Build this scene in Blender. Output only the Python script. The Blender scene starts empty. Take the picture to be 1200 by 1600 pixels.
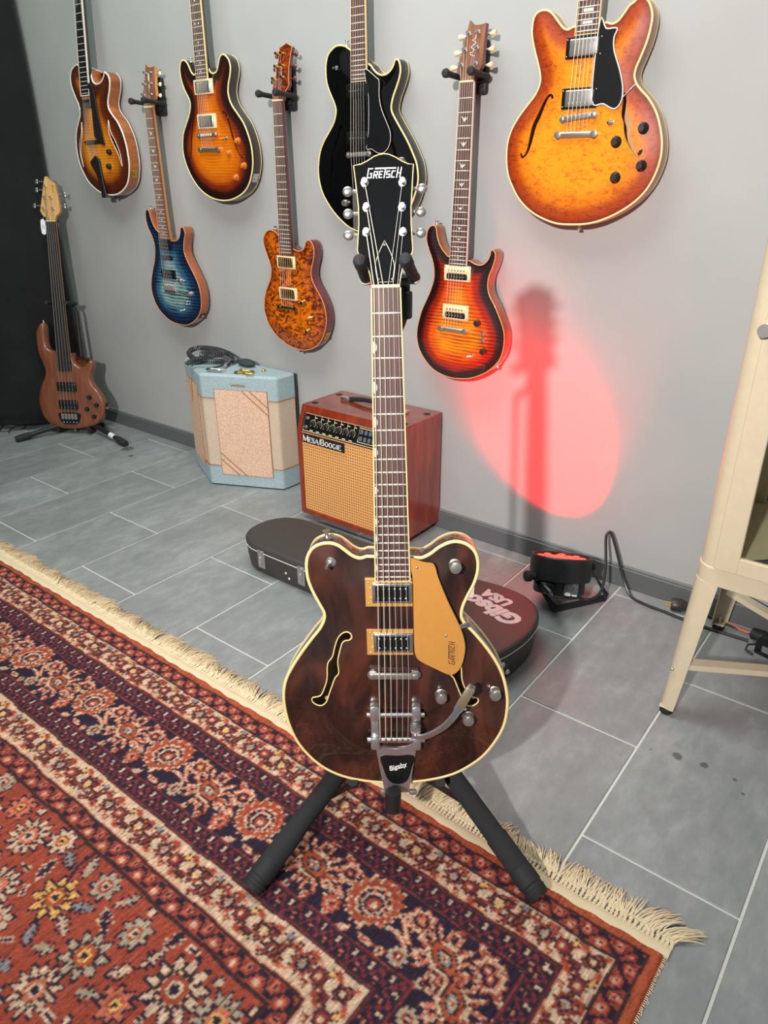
import bpy, bmesh, math, random
import numpy as np
from mathutils import Vector, Matrix
from mathutils.geometry import delaunay_2d_cdt

SC = bpy.context.scene
COL = SC.collection
R = random.Random(7)
PI = math.pi

# ------------------------------------------------------------------ camera
cam_d = bpy.data.cameras.new('camera')
cam = bpy.data.objects.new('camera', cam_d)
COL.objects.link(cam)
cam_d.sensor_fit = 'HORIZONTAL'
cam_d.sensor_width = 36.0
cam_d.lens = 36.0 * 1130.14 / 1200.0
cam_d.clip_start = 0.02
cam.matrix_world = Matrix(((0.78948, -0.258018, 0.55691, 0.0),
                           (0.613737, 0.342144, -0.711522, 0.0),
                           (-0.006957, 0.903529, 0.428471, 1.1548),
                           (0, 0, 0, 1)))
SC.camera = cam

# ------------------------------------------------------------------ light and exposure
SC.view_settings.view_transform = 'Standard'
SC.view_settings.look = 'None'
SC.view_settings.gamma = 1.0
SC.view_settings.use_curve_mapping = False
SC.view_settings.exposure = 0.0

world = bpy.data.worlds.new('shop_ambient')
SC.world = world
world.use_nodes = True
bg = world.node_tree.nodes['Background']
bg.inputs[0].default_value = (0.82, 0.95, 1.0, 1)
bg.inputs[1].default_value = 0.17


def lamp(name, kind, loc, energy, color, target=None, **kw):
    d = bpy.data.lights.new(name, kind)
    d.energy = energy
    d.color = color
    for k, v in kw.items():
        setattr(d, k, v)
    o = bpy.data.objects.new(name, d)
    COL.objects.link(o)
    o.location = loc
    if target is not None:
        o.rotation_euler = (Vector(target) - Vector(loc)).to_track_quat('-Z', 'Y').to_euler()
    return o


lamp('shop_spotlight', 'SPOT', (-0.06, -1.6, 1.95), 605, (1.0, 0.945, 0.90), (-1.36, 1.9, 0.92),
     spot_size=math.radians(72), spot_blend=1.0, shadow_soft_size=0.05)
lamp('ceiling_panel_light', 'AREA', (-1.5, 1.0, 2.9), 50, (0.92, 1.0, 0.95), (-1.5, 0.9, 0.0),
     shape='RECTANGLE', size=1.6, size_y=1.0)
lamp('ceiling_side_light', 'AREA', (1.2, -0.4, 2.7), 6, (0.66, 0.84, 1.0), (0.1, 0.9, 0.0),
     shape='RECTANGLE', size=0.9, size_y=0.9)
lamp('curtain_side_light', 'AREA', (-3.0, 0.9, 2.9), 10, (0.70, 1.0, 0.82), (-3.3, 1.9, 1.2),
     shape='RECTANGLE', size=0.6, size_y=0.6)


# ------------------------------------------------------------------ helpers: colour and materials
def L(r, g, b):
    f = lambda c: (c / 255 / 12.92) if c / 255 <= 0.04045 else ((c / 255 + 0.055) / 1.055) ** 2.4
    return (f(r), f(g), f(b), 1.0)


def base_mat(name):
    m = bpy.data.materials.new(name)
    m.use_nodes = True
    nt = m.node_tree
    b = nt.nodes['Principled BSDF']
    return m, nt, b


def nd(nt, kind, **kw):
    n = nt.nodes.new(kind)
    for k, v in kw.items():
        setattr(n, k, v)
    return n


def ramp(nt, fac, stops, interp='LINEAR'):
    r = nd(nt, 'ShaderNodeValToRGB')
    r.color_ramp.interpolation = interp
    el = r.color_ramp.elements
    while len(el) < len(stops):
        el.new(0.5)
    for e, (p, c) in zip(el, stops):
        e.position = p
        e.color = c
    nt.links.new(fac, r.inputs[0])
    return r.outputs[0]


def math_n(nt, op, a, b=None):
    n = nd(nt, 'ShaderNodeMath', operation=op)
    for i, v in enumerate((a, b)):
        if v is None:
            continue
        if isinstance(v, (int, float)):
            n.inputs[i].default_value = v
        else:
            nt.links.new(v, n.inputs[i])
    return n.outputs[0]


def mixc(nt, fac, a, b, mode='MIX'):
    n = nd(nt, 'ShaderNodeMix', data_type='RGBA', blend_type=mode)
    for idx, v in ((0, fac), (6, a), (7, b)):
        if isinstance(v, (int, float)):
            n.inputs[idx].default_value = v
        elif isinstance(v, tuple):
            n.inputs[idx].default_value = v
        else:
            nt.links.new(v, n.inputs[idx])
    return n.outputs[2]


def objco(nt, scale=(1, 1, 1)):
    t = nd(nt, 'ShaderNodeTexCoord')
    m = nd(nt, 'ShaderNodeMapping')
    m.inputs['Scale'].default_value = scale
    nt.links.new(t.outputs['Object'], m.inputs[0])
    return m.outputs[0]


def noise(nt, co, scale, detail=3.0, rough=0.55, dist=0.0):
    n = nd(nt, 'ShaderNodeTexNoise')
    n.inputs['Scale'].default_value = scale
    n.inputs['Detail'].default_value = detail
    n.inputs['Roughness'].default_value = rough
    n.inputs['Distortion'].default_value = dist
    nt.links.new(co, n.inputs['Vector'])
    return n.outputs[0]


def bump(nt, b, h, strength=0.3, dist=0.002):
    n = nd(nt, 'ShaderNodeBump')
    n.inputs['Strength'].default_value = strength
    n.inputs['Distance'].default_value = dist
    nt.links.new(h, n.inputs['Height'])
    nt.links.new(n.outputs[0], b.inputs['Normal'])


def plain(name, col, rough=0.5, metal=0.0, coat=0.0, emit=0.0, grain=0.0, gscale=300, spec=0.5):
    m, nt, b = base_mat(name)
    b.inputs['Base Color'].default_value = col
    b.inputs['Roughness'].default_value = rough
    b.inputs['Metallic'].default_value = metal
    b.inputs['Coat Weight'].default_value = coat
    b.inputs['Coat Roughness'].default_value = 0.04
    b.inputs['Specular IOR Level'].default_value = spec
    if emit:
        b.inputs['Emission Color'].default_value = col
        b.inputs['Emission Strength'].default_value = emit
    n = noise(nt, objco(nt), gscale if grain else 60, 2)
    if grain:
        bump(nt, b, n, grain, 0.001)
    v = ramp(nt, n, [(0.3, tuple(c * 0.97 for c in col[:3]) + (1,)), (0.7, tuple(min(1, c * 1.02) for c in col[:3]) + (1,))])
    nt.links.new(v, b.inputs['Base Color'])
    return m


def wood(name, c1, c2, scale=30, stretch=(1, 0.08, 1), rough=0.35, coat=0.0, c3=None, contrast=(0.35, 0.7)):
    m, nt, b = base_mat(name)
    co = objco(nt, stretch)
    n1 = noise(nt, co, scale, 6, 0.6, 0.6)
    col = ramp(nt, n1, [(contrast[0], c1), (contrast[1], c2)])
    if c3:
        n2 = noise(nt, objco(nt, (1, 0.35, 1)), scale * 0.35, 3, 0.5, 1.5)
        col = mixc(nt, ramp(nt, n2, [(0.45, (0, 0, 0, 1)), (0.75, (1, 1, 1, 1))]), col, c3)
    nt.links.new(col, b.inputs['Base Color'])
    b.inputs['Roughness'].default_value = rough
    b.inputs['Coat Weight'].default_value = coat
    b.inputs['Coat Roughness'].default_value = 0.03
    return m


def burst(name, stops, figure, fcol, amount=0.5, fscale=40, coat=1.0):
    """painted sunburst: ramp over the distance from the body edge, with wood figure"""
    m, nt, b = base_mat(name)
    a = nd(nt, 'ShaderNodeAttribute', attribute_name='edge')
    co = objco(nt)
    n = noise(nt, co, 14, 2)
    d = math_n(nt, 'MULTIPLY', a.outputs['Fac'], 9.0)
    d = math_n(nt, 'ADD', d, math_n(nt, 'MULTIPLY', math_n(nt, 'SUBTRACT', n, 0.5), 0.12))
    col = ramp(nt, d, stops, 'EASE')
    if figure == 'flame':
        w = nd(nt, 'ShaderNodeTexWave', wave_type='BANDS', bands_direction='Y')
        w.inputs['Scale'].default_value = fscale
        w.inputs['Distortion'].default_value = 5.0
        w.inputs['Detail'].default_value = 3.0
        w.inputs['Detail Scale'].default_value = 0.7
        nt.links.new(objco(nt, (0.35, 1, 1)), w.inputs[0])
        f = w.outputs['Fac']
        n2 = noise(nt, objco(nt, (0.5, 1, 1)), 22, 3)
        f = math_n(nt, 'MULTIPLY', f, ramp(nt, n2, [(0.22, (0, 0, 0, 1)), (0.65, (1, 1, 1, 1))]))
    elif figure == 'quilt':
        v = noise(nt, objco(nt, (0.8, 1.2, 1)), fscale, 4, 0.6, 1.6)
        f = ramp(nt, v, [(0.42, (1, 1, 1, 1)), (0.58, (0, 0, 0, 1))])
    else:
        v = noise(nt, objco(nt, (0.7, 1.3, 1)), fscale, 5, 0.65, 1.0)
        f = ramp(nt, v, [(0.5, (0, 0, 0, 1)), (0.68, (1, 1, 1, 1))])
    col = mixc(nt, math_n(nt, 'MULTIPLY', f, amount), col, fcol, 'MULTIPLY')
    nt.links.new(col, b.inputs['Base Color'])
    b.inputs['Roughness'].default_value = 0.35
    b.inputs['Coat Weight'].default_value = coat
    b.inputs['Coat Roughness'].default_value = 0.03
    return m


# ------------------------------------------------------------------ helpers: geometry
class G:
    """collects simple shapes; build() links them as ONE mesh object"""

    def __init__(s):
        s.v, s.f, s.T = [], [], None

    def add(s, vs, fs):
        o = len(s.v)
        if s.T is not None:
            vs = [s.T @ Vector(p) for p in vs]
        s.v.extend([tuple(p) for p in vs])
        s.f.extend([tuple(i + o for i in f) for f in fs])
        return s

    def box(s, c, d, rot=None):
        x, y, z = (k / 2 for k in d)
        vs = [Vector((a * x, b * y, e * z)) for a in (-1, 1) for b in (-1, 1) for e in (-1, 1)]
        if rot is not None:
            vs = [rot @ p for p in vs]
        vs = [p + Vector(c) for p in vs]
        return s.add(vs, [(0, 1, 3, 2), (4, 6, 7, 5), (0, 4, 5, 1), (2, 3, 7, 6), (0, 2, 6, 4), (1, 5, 7, 3)])

    def rbox(s, c, d, r=0.003, seg=2, rot=None):
        bm = bmesh.new()
        bmesh.ops.create_cube(bm, size=1.0)
        for v in bm.verts:
            v.co = Vector((v.co.x * d[0], v.co.y * d[1], v.co.z * d[2]))
        bmesh.ops.bevel(bm, geom=bm.edges[:], offset=min(r, min(d) * 0.49), segments=seg, profile=0.5, affect='EDGES')
        bm.verts.index_update()
        vs = [v.co.copy() for v in bm.verts]
        if rot is not None:
            vs = [rot @ p for p in vs]
        s.add([p + Vector(c) for p in vs], [[v.index for v in f.verts] for f in bm.faces])
        bm.free()
        return s

    def cyl(s, p0, p1, r0, r1=None, n=16):
        return s.lathe([(r0, 0.0), (r0 if r1 is None else r1, 1.0)], n, p0, p1)

    def lathe(s, prof, n, p0, p1, unit=True, caps=True):
        """profile (radius, t): t runs p0 -> p1 (unit) or is metres along that direction"""
        p0, p1 = Vector(p0), Vector(p1)
        ax = p1 - p0
        ln = ax.length if unit else 1.0
        ax.normalize()
        u = ax.orthogonal().normalized()
        w = ax.cross(u)
        vs, fs = [], []
        for r, t in prof:
            for i in range(n):
                a = 2 * PI * i / n
                vs.append(p0 + ax * (t * ln) + (u * math.cos(a) + w * math.sin(a)) * r)
        for k in range(len(prof) - 1):
            for i in range(n):
                j = (i + 1) % n
                fs.append((k * n + i, k * n + j, (k + 1) * n + j, (k + 1) * n + i))
        if caps:
            fs.append(tuple(range(n - 1, -1, -1)))
            k = (len(prof) - 1) * n
            fs.append(tuple(range(k, k + n)))
        return s.add(vs, fs)

    def tube(s, path, r, n=8, closed=False):
        P = [Vector(p) for p in path]
        m = len(P)
        rr = r if isinstance(r, (list, tuple)) else [r] * m
        vs, fs = [], []
        u = None
        for i in range(m):
            a = P[(i - 1) % m] if (closed or i) else P[0]
            b = P[(i + 1) % m] if (closed or i < m - 1) else P[-1]
            t = (b - a).normalized()
            if u is None:
                u = t.orthogonal().normalized()
            else:
                u = (u - t * u.dot(t))
                u = u.normalized() if u.length > 1e-9 else t.orthogonal().normalized()
            w = t.cross(u)
            for k in range(n):
                q = 2 * PI * k / n
                vs.append(P[i] + (u * math.cos(q) + w * math.sin(q)) * rr[i])
        lim = m if closed else m - 1
        sh = 0
        if closed:   # match the seam
            d0 = [(vs[(m - 1) * n + 0] - vs[k]).length for k in range(n)]
            sh = d0.index(min(d0))
        for i in range(lim):
            j = (i + 1) % m
            for k in range(n):
                k2 = (k + 1) % n
                o = sh if (closed and j == 0) else 0
                fs.append((i * n + k, i * n + k2, j * n + (k2 + o) % n, j * n + (k + o) % n))
        if not closed:
            fs.append(tuple(range(n - 1, -1, -1)))
            fs.append(tuple(range((m - 1) * n, m * n)))
        return s.add(vs, fs)

    def prism(s, out, z0, z1, inset=0.0):
        """closed 2D outline (counter-clockwise or not) extruded in z, optional chamfer at the top"""
        o = np.array(out, float)
        if area2(o) < 0:
            o = o[::-1]
        n = len(o)
        rings = [(o, z0)]
        if inset:
            rings += [(o, z1 - inset), (offset(o, inset), z1)]
        else:
            rings += [(o, z1)]
        vs = [(p[0], p[1], z) for r, z in rings for p in r]
        fs = []
        for k in range(len(rings) - 1):
            for i in range(n):
                j = (i + 1) % n
                fs.append((k * n + i, k * n + j, (k + 1) * n + j, (k + 1) * n + i))
        fs.append(tuple(range(n - 1, -1, -1)))
        k = (len(rings) - 1) * n
        fs.append(tuple(range(k, k + n)))
        return s.add(vs, fs)

    def ball(s, c, r, sc=(1, 1, 1), n=12, m=8):
        prof = [(max(1e-4, math.sin(PI * k / m)) * r, -math.cos(PI * k / m) * r) for k in range(m + 1)]
        c = Vector(c)
        vs, fs = [], []
        for rad, z in prof:
            for i in range(n):
                a = 2 * PI * i / n
                vs.append(c + Vector((rad * math.cos(a) * sc[0], rad * math.sin(a) * sc[1], z * sc[2])))
        for k in range(m):
            for i in range(n):
                j = (i + 1) % n
                fs.append((k * n + i, k * n + j, (k + 1) * n + j, (k + 1) * n + i))
        fs.append(tuple(range(n - 1, -1, -1)))
        fs.append(tuple(range(m * n, m * n + n)))
        return s.add(vs, fs)

    def ribbon(s, pts, w, z0, z1):
        """flat stroke of width w along a 2D polyline, mitred"""
        P = [np.array(p, float) for p in pts]
        n = len(P)
        vs = []
        for i in range(n):
            d1 = P[i] - P[i - 1] if i else P[1] - P[0]
            d2 = P[i + 1] - P[i] if i < n - 1 else P[-1] - P[-2]
            d1 = d1 / (np.linalg.norm(d1) + 1e-12)
            d2 = d2 / (np.linalg.norm(d2) + 1e-12)
            n1 = np.array((-d1[1], d1[0]))
            n2 = np.array((-d2[1], d2[0]))
            b = n1 + n2
            ln = np.linalg.norm(b)
            b = n1 if ln < 0.3 else b / ln
            k = min(1.6, 1 / max(0.3, float(b @ n1)))
            for sgn in (1, -1):
                q = P[i] + b * (w / 2 * k * sgn)
                vs += [(q[0], q[1], z0), (q[0], q[1], z1)]
        fs = [(0, 2, 3, 1)]
        for i in range(n - 1):
            a, c = i * 4, i * 4 + 4
            fs += [(a + 1, a + 3, c + 3, c + 1), (a, c, c + 2, a + 2), (a, a + 1, c + 1, c), (a + 2, c + 2, c + 3, a + 3)]
        e = (n - 1) * 4
        fs.append((e, e + 1, e + 3, e + 2))
        return s.add(vs, fs)

    def mesh(s, name, mat=None, smooth=35):
        me = bpy.data.meshes.new(name)
        me.from_pydata(s.v, [], s.f)
        if mat:
            me.materials.append(mat)
        if smooth:
            me.polygons.foreach_set('use_smooth', [True] * len(me.polygons))
            me.set_sharp_from_angle(angle=math.radians(smooth))
        me.update()
        return me

    def build(s, name, mat, parent=None, smooth=35):
        return link(name, s.mesh(name, mat, smooth), parent)


def link(name, me, parent=None, loc=None, scale=None, rot=None):
    o = bpy.data.objects.new(name, me)
    COL.objects.link(o)
    if parent:
        o.parent = parent
    if loc is not None:
        o.location = loc
    if scale is not None:
        o.scale = scale
    if rot is not None:
        o.rotation_euler = rot
    return o


def tag(o, label=None, cat=None, group=None, kind=None):
    for k, v in (('label', label), ('category', cat), ('group', group), ('kind', kind)):
        if v:
            o[k] = v
    return o


def thing(name, label, cat, M=None, group=None):
    o = bpy.data.objects.new(name, None)
    o.empty_display_size = 0.05
    COL.objects.link(o)
    if M is not None:
        o.matrix_world = M
    return tag(o, label, cat, group)


def area2(o):
    x, y = o[:, 0], o[:, 1]
    return float(np.sum(x * np.roll(y, -1) - np.roll(x, -1) * y))


def offset(o, d):
    """inward offset of a counter-clockwise outline"""
    a = np.roll(o, 1, 0)
    b = np.roll(o, -1, 0)
    t = b - a
    t /= np.linalg.norm(t, axis=1)[:, None] + 1e-12
    return o + np.stack([-t[:, 1], t[:, 0]], 1) * d


def smooth_open(pts, k=3):
    P = np.array(pts, float)
    P = np.vstack([2 * P[0] - P[1], P, 2 * P[-1] - P[-2]])
    out = []
    for i in range(1, len(P) - 2):
        a, b, c, d = P[i - 1:i + 3]
        for j in range(k):
            t = j / k
            out.append(0.5 * ((2 * b) + (c - a) * t + (2 * a - 5 * b + 4 * c - d) * t * t + (3 * b - a - 3 * c + d) * t ** 3))
    out.append(P[-2])
    return np.array(out)


def smooth_closed(pts, k=3):
    P = np.array(pts, float)
    P = np.vstack([P[-1], P, P[0], P[1]])
    out = []
    for i in range(1, len(P) - 2):
        a, b, c, d = P[i - 1:i + 3]
        for j in range(k):
            t = j / k
            out.append(0.5 * ((2 * b) + (c - a) * t + (2 * a - 5 * b + 4 * c - d) * t * t + (3 * b - a - 3 * c + d) * t ** 3))
    return np.array(out)


def seg_dist(P, loop):
    a = loop
    b = np.roll(loop, -1, 0)
    d = b - a
    L2 = (d ** 2).sum(1) + 1e-15
    res = np.empty(len(P))
    for i in range(0, len(P), 400):
        q = P[i:i + 400, None, :] - a[None]
        t = np.clip((q * d[None]).sum(2) / L2, 0, 1)
        res[i:i + 400] = np.sqrt(((q - t[:, :, None] * d[None]) ** 2).sum(2)).min(1)
    return res


def inside(P, loop):
    a = loop
    b = np.roll(loop, -1, 0)
    r = np.zeros(len(P), bool)
    for i in range(len(a)):
        c = (a[i, 1] > P[:, 1]) != (b[i, 1] > P[:, 1])
        with np.errstate(divide='ignore', invalid='ignore'):
            x = (b[i, 0] - a[i, 0]) * (P[:, 1] - a[i, 1]) / (b[i, 1] - a[i, 1]) + a[i, 0]
        r ^= c & (P[:, 0] < x)
    return r


def text(name, s, size, mat, parent, M, extrude=0.0004, shear=0.0, off=0.0, space=1.0, align='CENTER', squeeze=1.0):
    cu = bpy.data.curves.new(name, 'FONT')
    cu.body = s
    cu.size = size
    cu.extrude = extrude
    cu.shear = shear
    cu.offset = off
    cu.space_character = space
    cu.align_x = align
    cu.align_y = 'CENTER'
    cu.resolution_u = 3
    tmp = bpy.data.objects.new(name + '_curve', cu)
    COL.objects.link(tmp)
    dg = bpy.context.evaluated_depsgraph_get()
    me = bpy.data.meshes.new_from_object(tmp.evaluated_get(dg))
    bpy.data.objects.remove(tmp)
    me.materials.clear()
    me.materials.append(mat)
    me.transform(M @ Matrix.Diagonal((squeeze, 1, 1, 1)))
    return link(name, me, parent)


# ------------------------------------------------------------------ shared materials
CHROME = plain('chrome', L(216, 214, 214), 0.2, 0.95)
NICKEL = plain('nickel', L(206, 201, 196), 0.3, 0.9)
GOLDM = plain('gold_plate', L(214, 170, 90), 0.22, 1.0)
BLACK = plain('black_plastic', L(18, 18, 20), 0.3)
BLACKM = plain('black_satin', L(30, 30, 32), 0.5)
RUBBER = plain('black_rubber', L(34, 34, 36), 0.75, grain=0.2)
FOAM = plain('black_foam', L(38, 38, 41), 0.9, grain=0.5, gscale=700)
CREAM = plain('cream_binding', L(238, 214, 150), 0.35, coat=0.4)
WHITEB = plain('white_binding', L(230, 218, 205), 0.35, coat=0.4)
CREAMP = plain('cream_plastic', L(236, 214, 170), 0.35)
PEARL = plain('pearl_inlay', L(205, 205, 200), 0.25)
ROSEW = wood('rosewood', L(66, 42, 36), L(104, 74, 64), 120, (1, 0.05, 1), 0.5)
ROSER = wood('red_brown_rosewood', L(96, 60, 42), L(134, 90, 66), 120, (1, 0.05, 1), 0.5)
EBONY = wood('ebony', L(24, 20, 20), L(40, 34, 32), 120, (1, 0.05, 1), 0.45)
STRING = plain('steel_string', L(226, 222, 216), 0.4, 0.45)
BRONZE = plain('wound_string', L(222, 212, 196), 0.45, 0.4)
FRET = plain('fret_wire', L(226, 220, 214), 0.35, 0.35)
WHITE = plain('white_paint', L(235, 235, 232), 0.5)
PAPER = plain('white_paper', L(232, 232, 235), 0.8)
REDGLOW = plain('red_led', (1.0, 0.025, 0.012, 1), 0.4, emit=6.0)

# ================================================================== the room
WALL_Y = 1.948


def wall_material():
    m, nt, b = base_mat('grey_wall_paint')
    co = objco(nt)
    n = noise(nt, co, 3.0, 3)
    col = ramp(nt, n, [(0.3, L(160, 160, 160)), (0.7, L(168, 167, 166))])
    nt.links.new(col, b.inputs['Base Color'])
    b.inputs['Roughness'].default_value = 0.55
    bump(nt, b, noise(nt, co, 260, 2), 0.12, 0.001)
    return m


def tile_material(name, dark):
    m, nt, b = base_mat(name)
    g = nd(nt, 'ShaderNodeNewGeometry')
    pos = g.outputs['Position']
    oi = nd(nt, 'ShaderNodeObjectInfo')
    mp = nd(nt, 'ShaderNodeMapping')
    mp.inputs['Scale'].default_value = (1, 0.45, 1)
    nt.links.new(pos, mp.inputs[0])
    n1 = noise(nt, mp.outputs[0], 6, 9, 0.7, 0.15)
    n2 = noise(nt, mp.outputs[0], 30, 7, 0.72, 0.2)
    f = math_n(nt, 'ADD', math_n(nt, 'MULTIPLY', n1, 0.6), math_n(nt, 'MULTIPLY', n2, 0.4))
    col = ramp(nt, f, [(0.36, L(*(c - 14 for c in dark))), (0.5, L(*dark)), (0.64, L(*(c + 20 for c in dark)))])
    v = math_n(nt, 'ADD', math_n(nt, 'MULTIPLY', oi.outputs['Random'], 0.14), 0.93)
    col = mixc(nt, 1.0, col, v, 'MULTIPLY')
    # dried drips and scuffs on the floor
    for (sx, sy, sr) in ((-0.235, 1.325, 0.012), (-0.181, 1.334, 0.0095), (-0.118, 1.33, 0.005), (-0.2875, 1.31, 0.0022),
                         (-0.095, 1.30, 0.004), (-2.86, 1.745, 0.03), (-2.77, 1.70, 0.014)):
        d = nd(nt, 'ShaderNodeVectorMath', operation='DISTANCE')
        nt.links.new(pos, d.inputs[0])
        d.inputs[1].default_value = (sx, sy, 0)
        dd = math_n(nt, 'ADD', d.outputs['Value'], math_n(nt, 'MULTIPLY', math_n(nt, 'SUBTRACT', noise(nt, pos, 90, 3), 0.5), sr * 1.1))
        mk = ramp(nt, math_n(nt, 'DIVIDE', dd, sr), [(0.75, (0.75, 0.75, 0.75, 1)), (1.0, (0, 0, 0, 1))])
        col = mixc(nt, mk, col, L(72, 70, 64))
    nt.links.new(col, b.inputs['Base Color'])
    rr = ramp(nt, n2, [(0.3, (0.42, 0.42, 0.42, 1)), (0.7, (0.56, 0.56, 0.56, 1))])
    nt.links.new(rr, b.inputs['Roughness'])
    bump(nt, b, n2, 0.12, 0.001)
    return m


GROUT = plain('light_grout', L(206, 205, 198), 0.8, grain=0.2)
floor = G().box((-1.45, 0.45, -0.0225), (6.0, 3.1, 0.04)).build('floor', GROUT)
floor['kind'] = 'structure'
TILE = tile_material('slate_grey_tile', (138, 140, 141))
tile_me = None
for row in range(-3, 16):
    x0 = -3.179 + 0.28652 * row
    x1 = x0 + 0.28652
    y_first = (1.591 if row % 2 == 0 else 1.2995)
    k = -4
    while True:
        y0 = y_first + (k) * 0.583
        y1 = y0 + 0.583
        k += 1
        if y0 >= 1.94:
            break
        if y1 < -0.95:
            continue
        y1 = min(y1, 1.945)
        g = G()
        j = 0.0027
        w, d = x1 - x0 - 2 * j, y1 - y0 - 2 * j
        g.rbox((0, 0, -0.004), (w, d, 0.008), 0.0012, 1)
        t = g.build('floor_tile', TILE, floor)
        t.location = ((x0 + x1) / 2, (y0 + y1) / 2, 0)

wall = G().box((-1.45, WALL_Y + 0.05, 1.45), (6.0, 0.1, 2.95)).build('wall_back', wall_material())
wall['kind'] = 'structure'
wl = G().box((-4.5, 0.45, 1.45), (0.1, 3.1, 2.95)).build('wall_left', wall_material())
wl['kind'] = 'structure'
bb = G().rbox((-1.45, WALL_Y - 0.007, 0.031), (6.0, 0.014, 0.062), 0.003, 1).build('baseboard_back', plain('dark_grey_skirting', L(92, 93, 95), 0.5))
bb['kind'] = 'structure'
tr = G().box((-1.45, WALL_Y - 0.0035, 0.066), (6.0, 0.007, 0.006)).build('trim_1', plain('skirting_sealant', L(128, 128, 128), 0.6))
tr['kind'] = 'structure'

# black cloth curtain that closes the left side
g = G()
ny, nz = 150, 40
for iy in range(ny + 1):
    y = 1.925 - iy * (2.9 / ny)
    for iz in range(nz + 1):
        z = 0.035 + iz * (2.8 / nz)
        a = iz / nz
        k = 1 / (1 + math.exp((y - 1.56) / 0.028))      # the cloth steps back towards the room
        fold = 0.008 * math.sin(y * 38 + 0.5 * a) * (1 - k) + k * (0.035 * math.sin(y * 11.0 + 0.9) + 0.018 * math.sin(y * 27 + a))
        x = -3.432 - 0.17 * k + 0.03 * a * k + fold - 0.035 * max(0.0, a - 0.42) - 0.085 * math.exp(-((y - 1.925) / 0.05) ** 2) * math.exp(-z / 0.06)
        x += 0.006 * math.sin(z * 6 + y * 9)
        g.v.append((x, y, z))
for iy in range(ny):
    for iz in range(nz):
        a = iy * (nz + 1) + iz
        g.f.append((a, a + 1, a + nz + 2, a + nz + 1))
m, nt, b = base_mat('black_stage_cloth')
co = objco(nt)
nt.links.new(ramp(nt, noise(nt, co, 5, 5), [(0.3, L(9, 10, 11)), (0.7, L(21, 22, 25))]), b.inputs['Base Color'])
b.inputs['Roughness'].default_value = 0.95
b.inputs['Sheen Weight'].default_value = 0.06
b.inputs['Sheen Roughness'].default_value = 0.5
bump(nt, b, noise(nt, co, 9, 4), 0.35, 0.02)
cur = g.build('curtain', m)
sm = cur.modifiers.new('cloth_thickness', 'SOLIDIFY')
sm.thickness = 0.004
tag(cur, 'tall black cloth curtain hanging at the far left behind the bass', 'curtain')

# ================================================================== guitars
def plate_mesh(name, loop, holes, spacing, arch, archD, mat, wall=0.004, margin=0.0):
    """domed front plate of a body: triangulated inside the outline, with real holes; stores the distance to the edge"""
    loops = [loop] + holes
    pts, edges = [], []
    for lp in loops:
        o = len(pts)
        pts.extend([tuple(p) for p in lp])
        edges.extend([(o + i, o + (i + 1) % len(lp)) for i in range(len(lp))])
    nb = len(pts)
    mn, mx = loop.min(0), loop.max(0)
    xs = np.arange(mn[0], mx[0], spacing)
    ys = np.arange(mn[1], mx[1], spacing)
    gx, gy = np.meshgrid(xs, ys)
    gx[1::2] += spacing * 0.5
    P = np.stack([gx.ravel(), gy.ravel()], 1)
    keep = inside(P, loop) & (seg_dist(P, loop) > spacing * 0.55)
    for h in holes:
        keep &= ~inside(P, h) & (seg_dist(P, h) > spacing * 0.55)
    pts.extend([tuple(p) for p in P[keep]])
    vc, _, fc, *_ = delaunay_2d_cdt([Vector(p) for p in pts], edges, [], 0, 1e-7)
    V = np.array([(v[0], v[1]) for v in vc])
    F = [tuple(f) for f in fc]
    cen = np.array([V[list(f)].mean(0) for f in F])
    ok = inside(cen, loop)
    for h in holes:
        ok &= ~inside(cen, h)
    F = [f for f, k in zip(F, ok) if k]
    d = seg_dist(V, loop)
    t = np.clip(d / archD, 0, 1)
    z = arch * (t * t * (3 - 2 * t) * 0.45 + np.sin(t * PI / 2) * 0.55)
    g = G()
    g.v = [(float(a[0]), float(a[1]), float(c)) for a, c in zip(V, z)]
    F2 = []
    for f in F:
        a, b_, c = (V[i] for i in f)
        F2.append(f if (b_[0] - a[0]) * (c[1] - a[1]) - (b_[1] - a[1]) * (c[0] - a[0]) > 0 else f[::-1])
    g.f = F2
    dist = list(d)
    for h in holes:      # the cut edge of each hole
        dh = seg_dist(h, loop)
        th = np.clip(dh / archD, 0, 1)
        zh = arch * (th * th * (3 - 2 * th) * 0.45 + np.sin(th * PI / 2) * 0.55)
        n = len(h)
        o = len(g.v)
        g.v += [(float(p[0]), float(p[1]), float(zz)) for p, zz in zip(h, zh)]
        g.v += [(float(p[0]), float(p[1]), float(zz) - wall) for p, zz in zip(h, zh)]
        g.f += [(o + i, o + (i + 1) % n, o + n + (i + 1) % n, o + n + i) for i in range(n)]
        dist += [float(q) for q in dh] * 2
    me = g.mesh(name, mat, 50)
    at = me.attributes.new('edge', 'FLOAT', 'POINT')
    at.data.foreach_set('value', [float(q) for q in dist])
    return me, (lambda x, y: dome(x, y, loop, arch, archD))


def dome(x, y, loop, arch, archD):
    d = float(seg_dist(np.array([[x, y]]), loop)[0])
    t = min(1.0, d / archD)
    return arch * (t * t * (3 - 2 * t) * 0.45 + math.sin(t * PI / 2) * 0.55)


RAWWOOD = wood('raw_plywood', L(196, 152, 112), L(220, 180, 138), 60, (1, .08, 1), .8)


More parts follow.
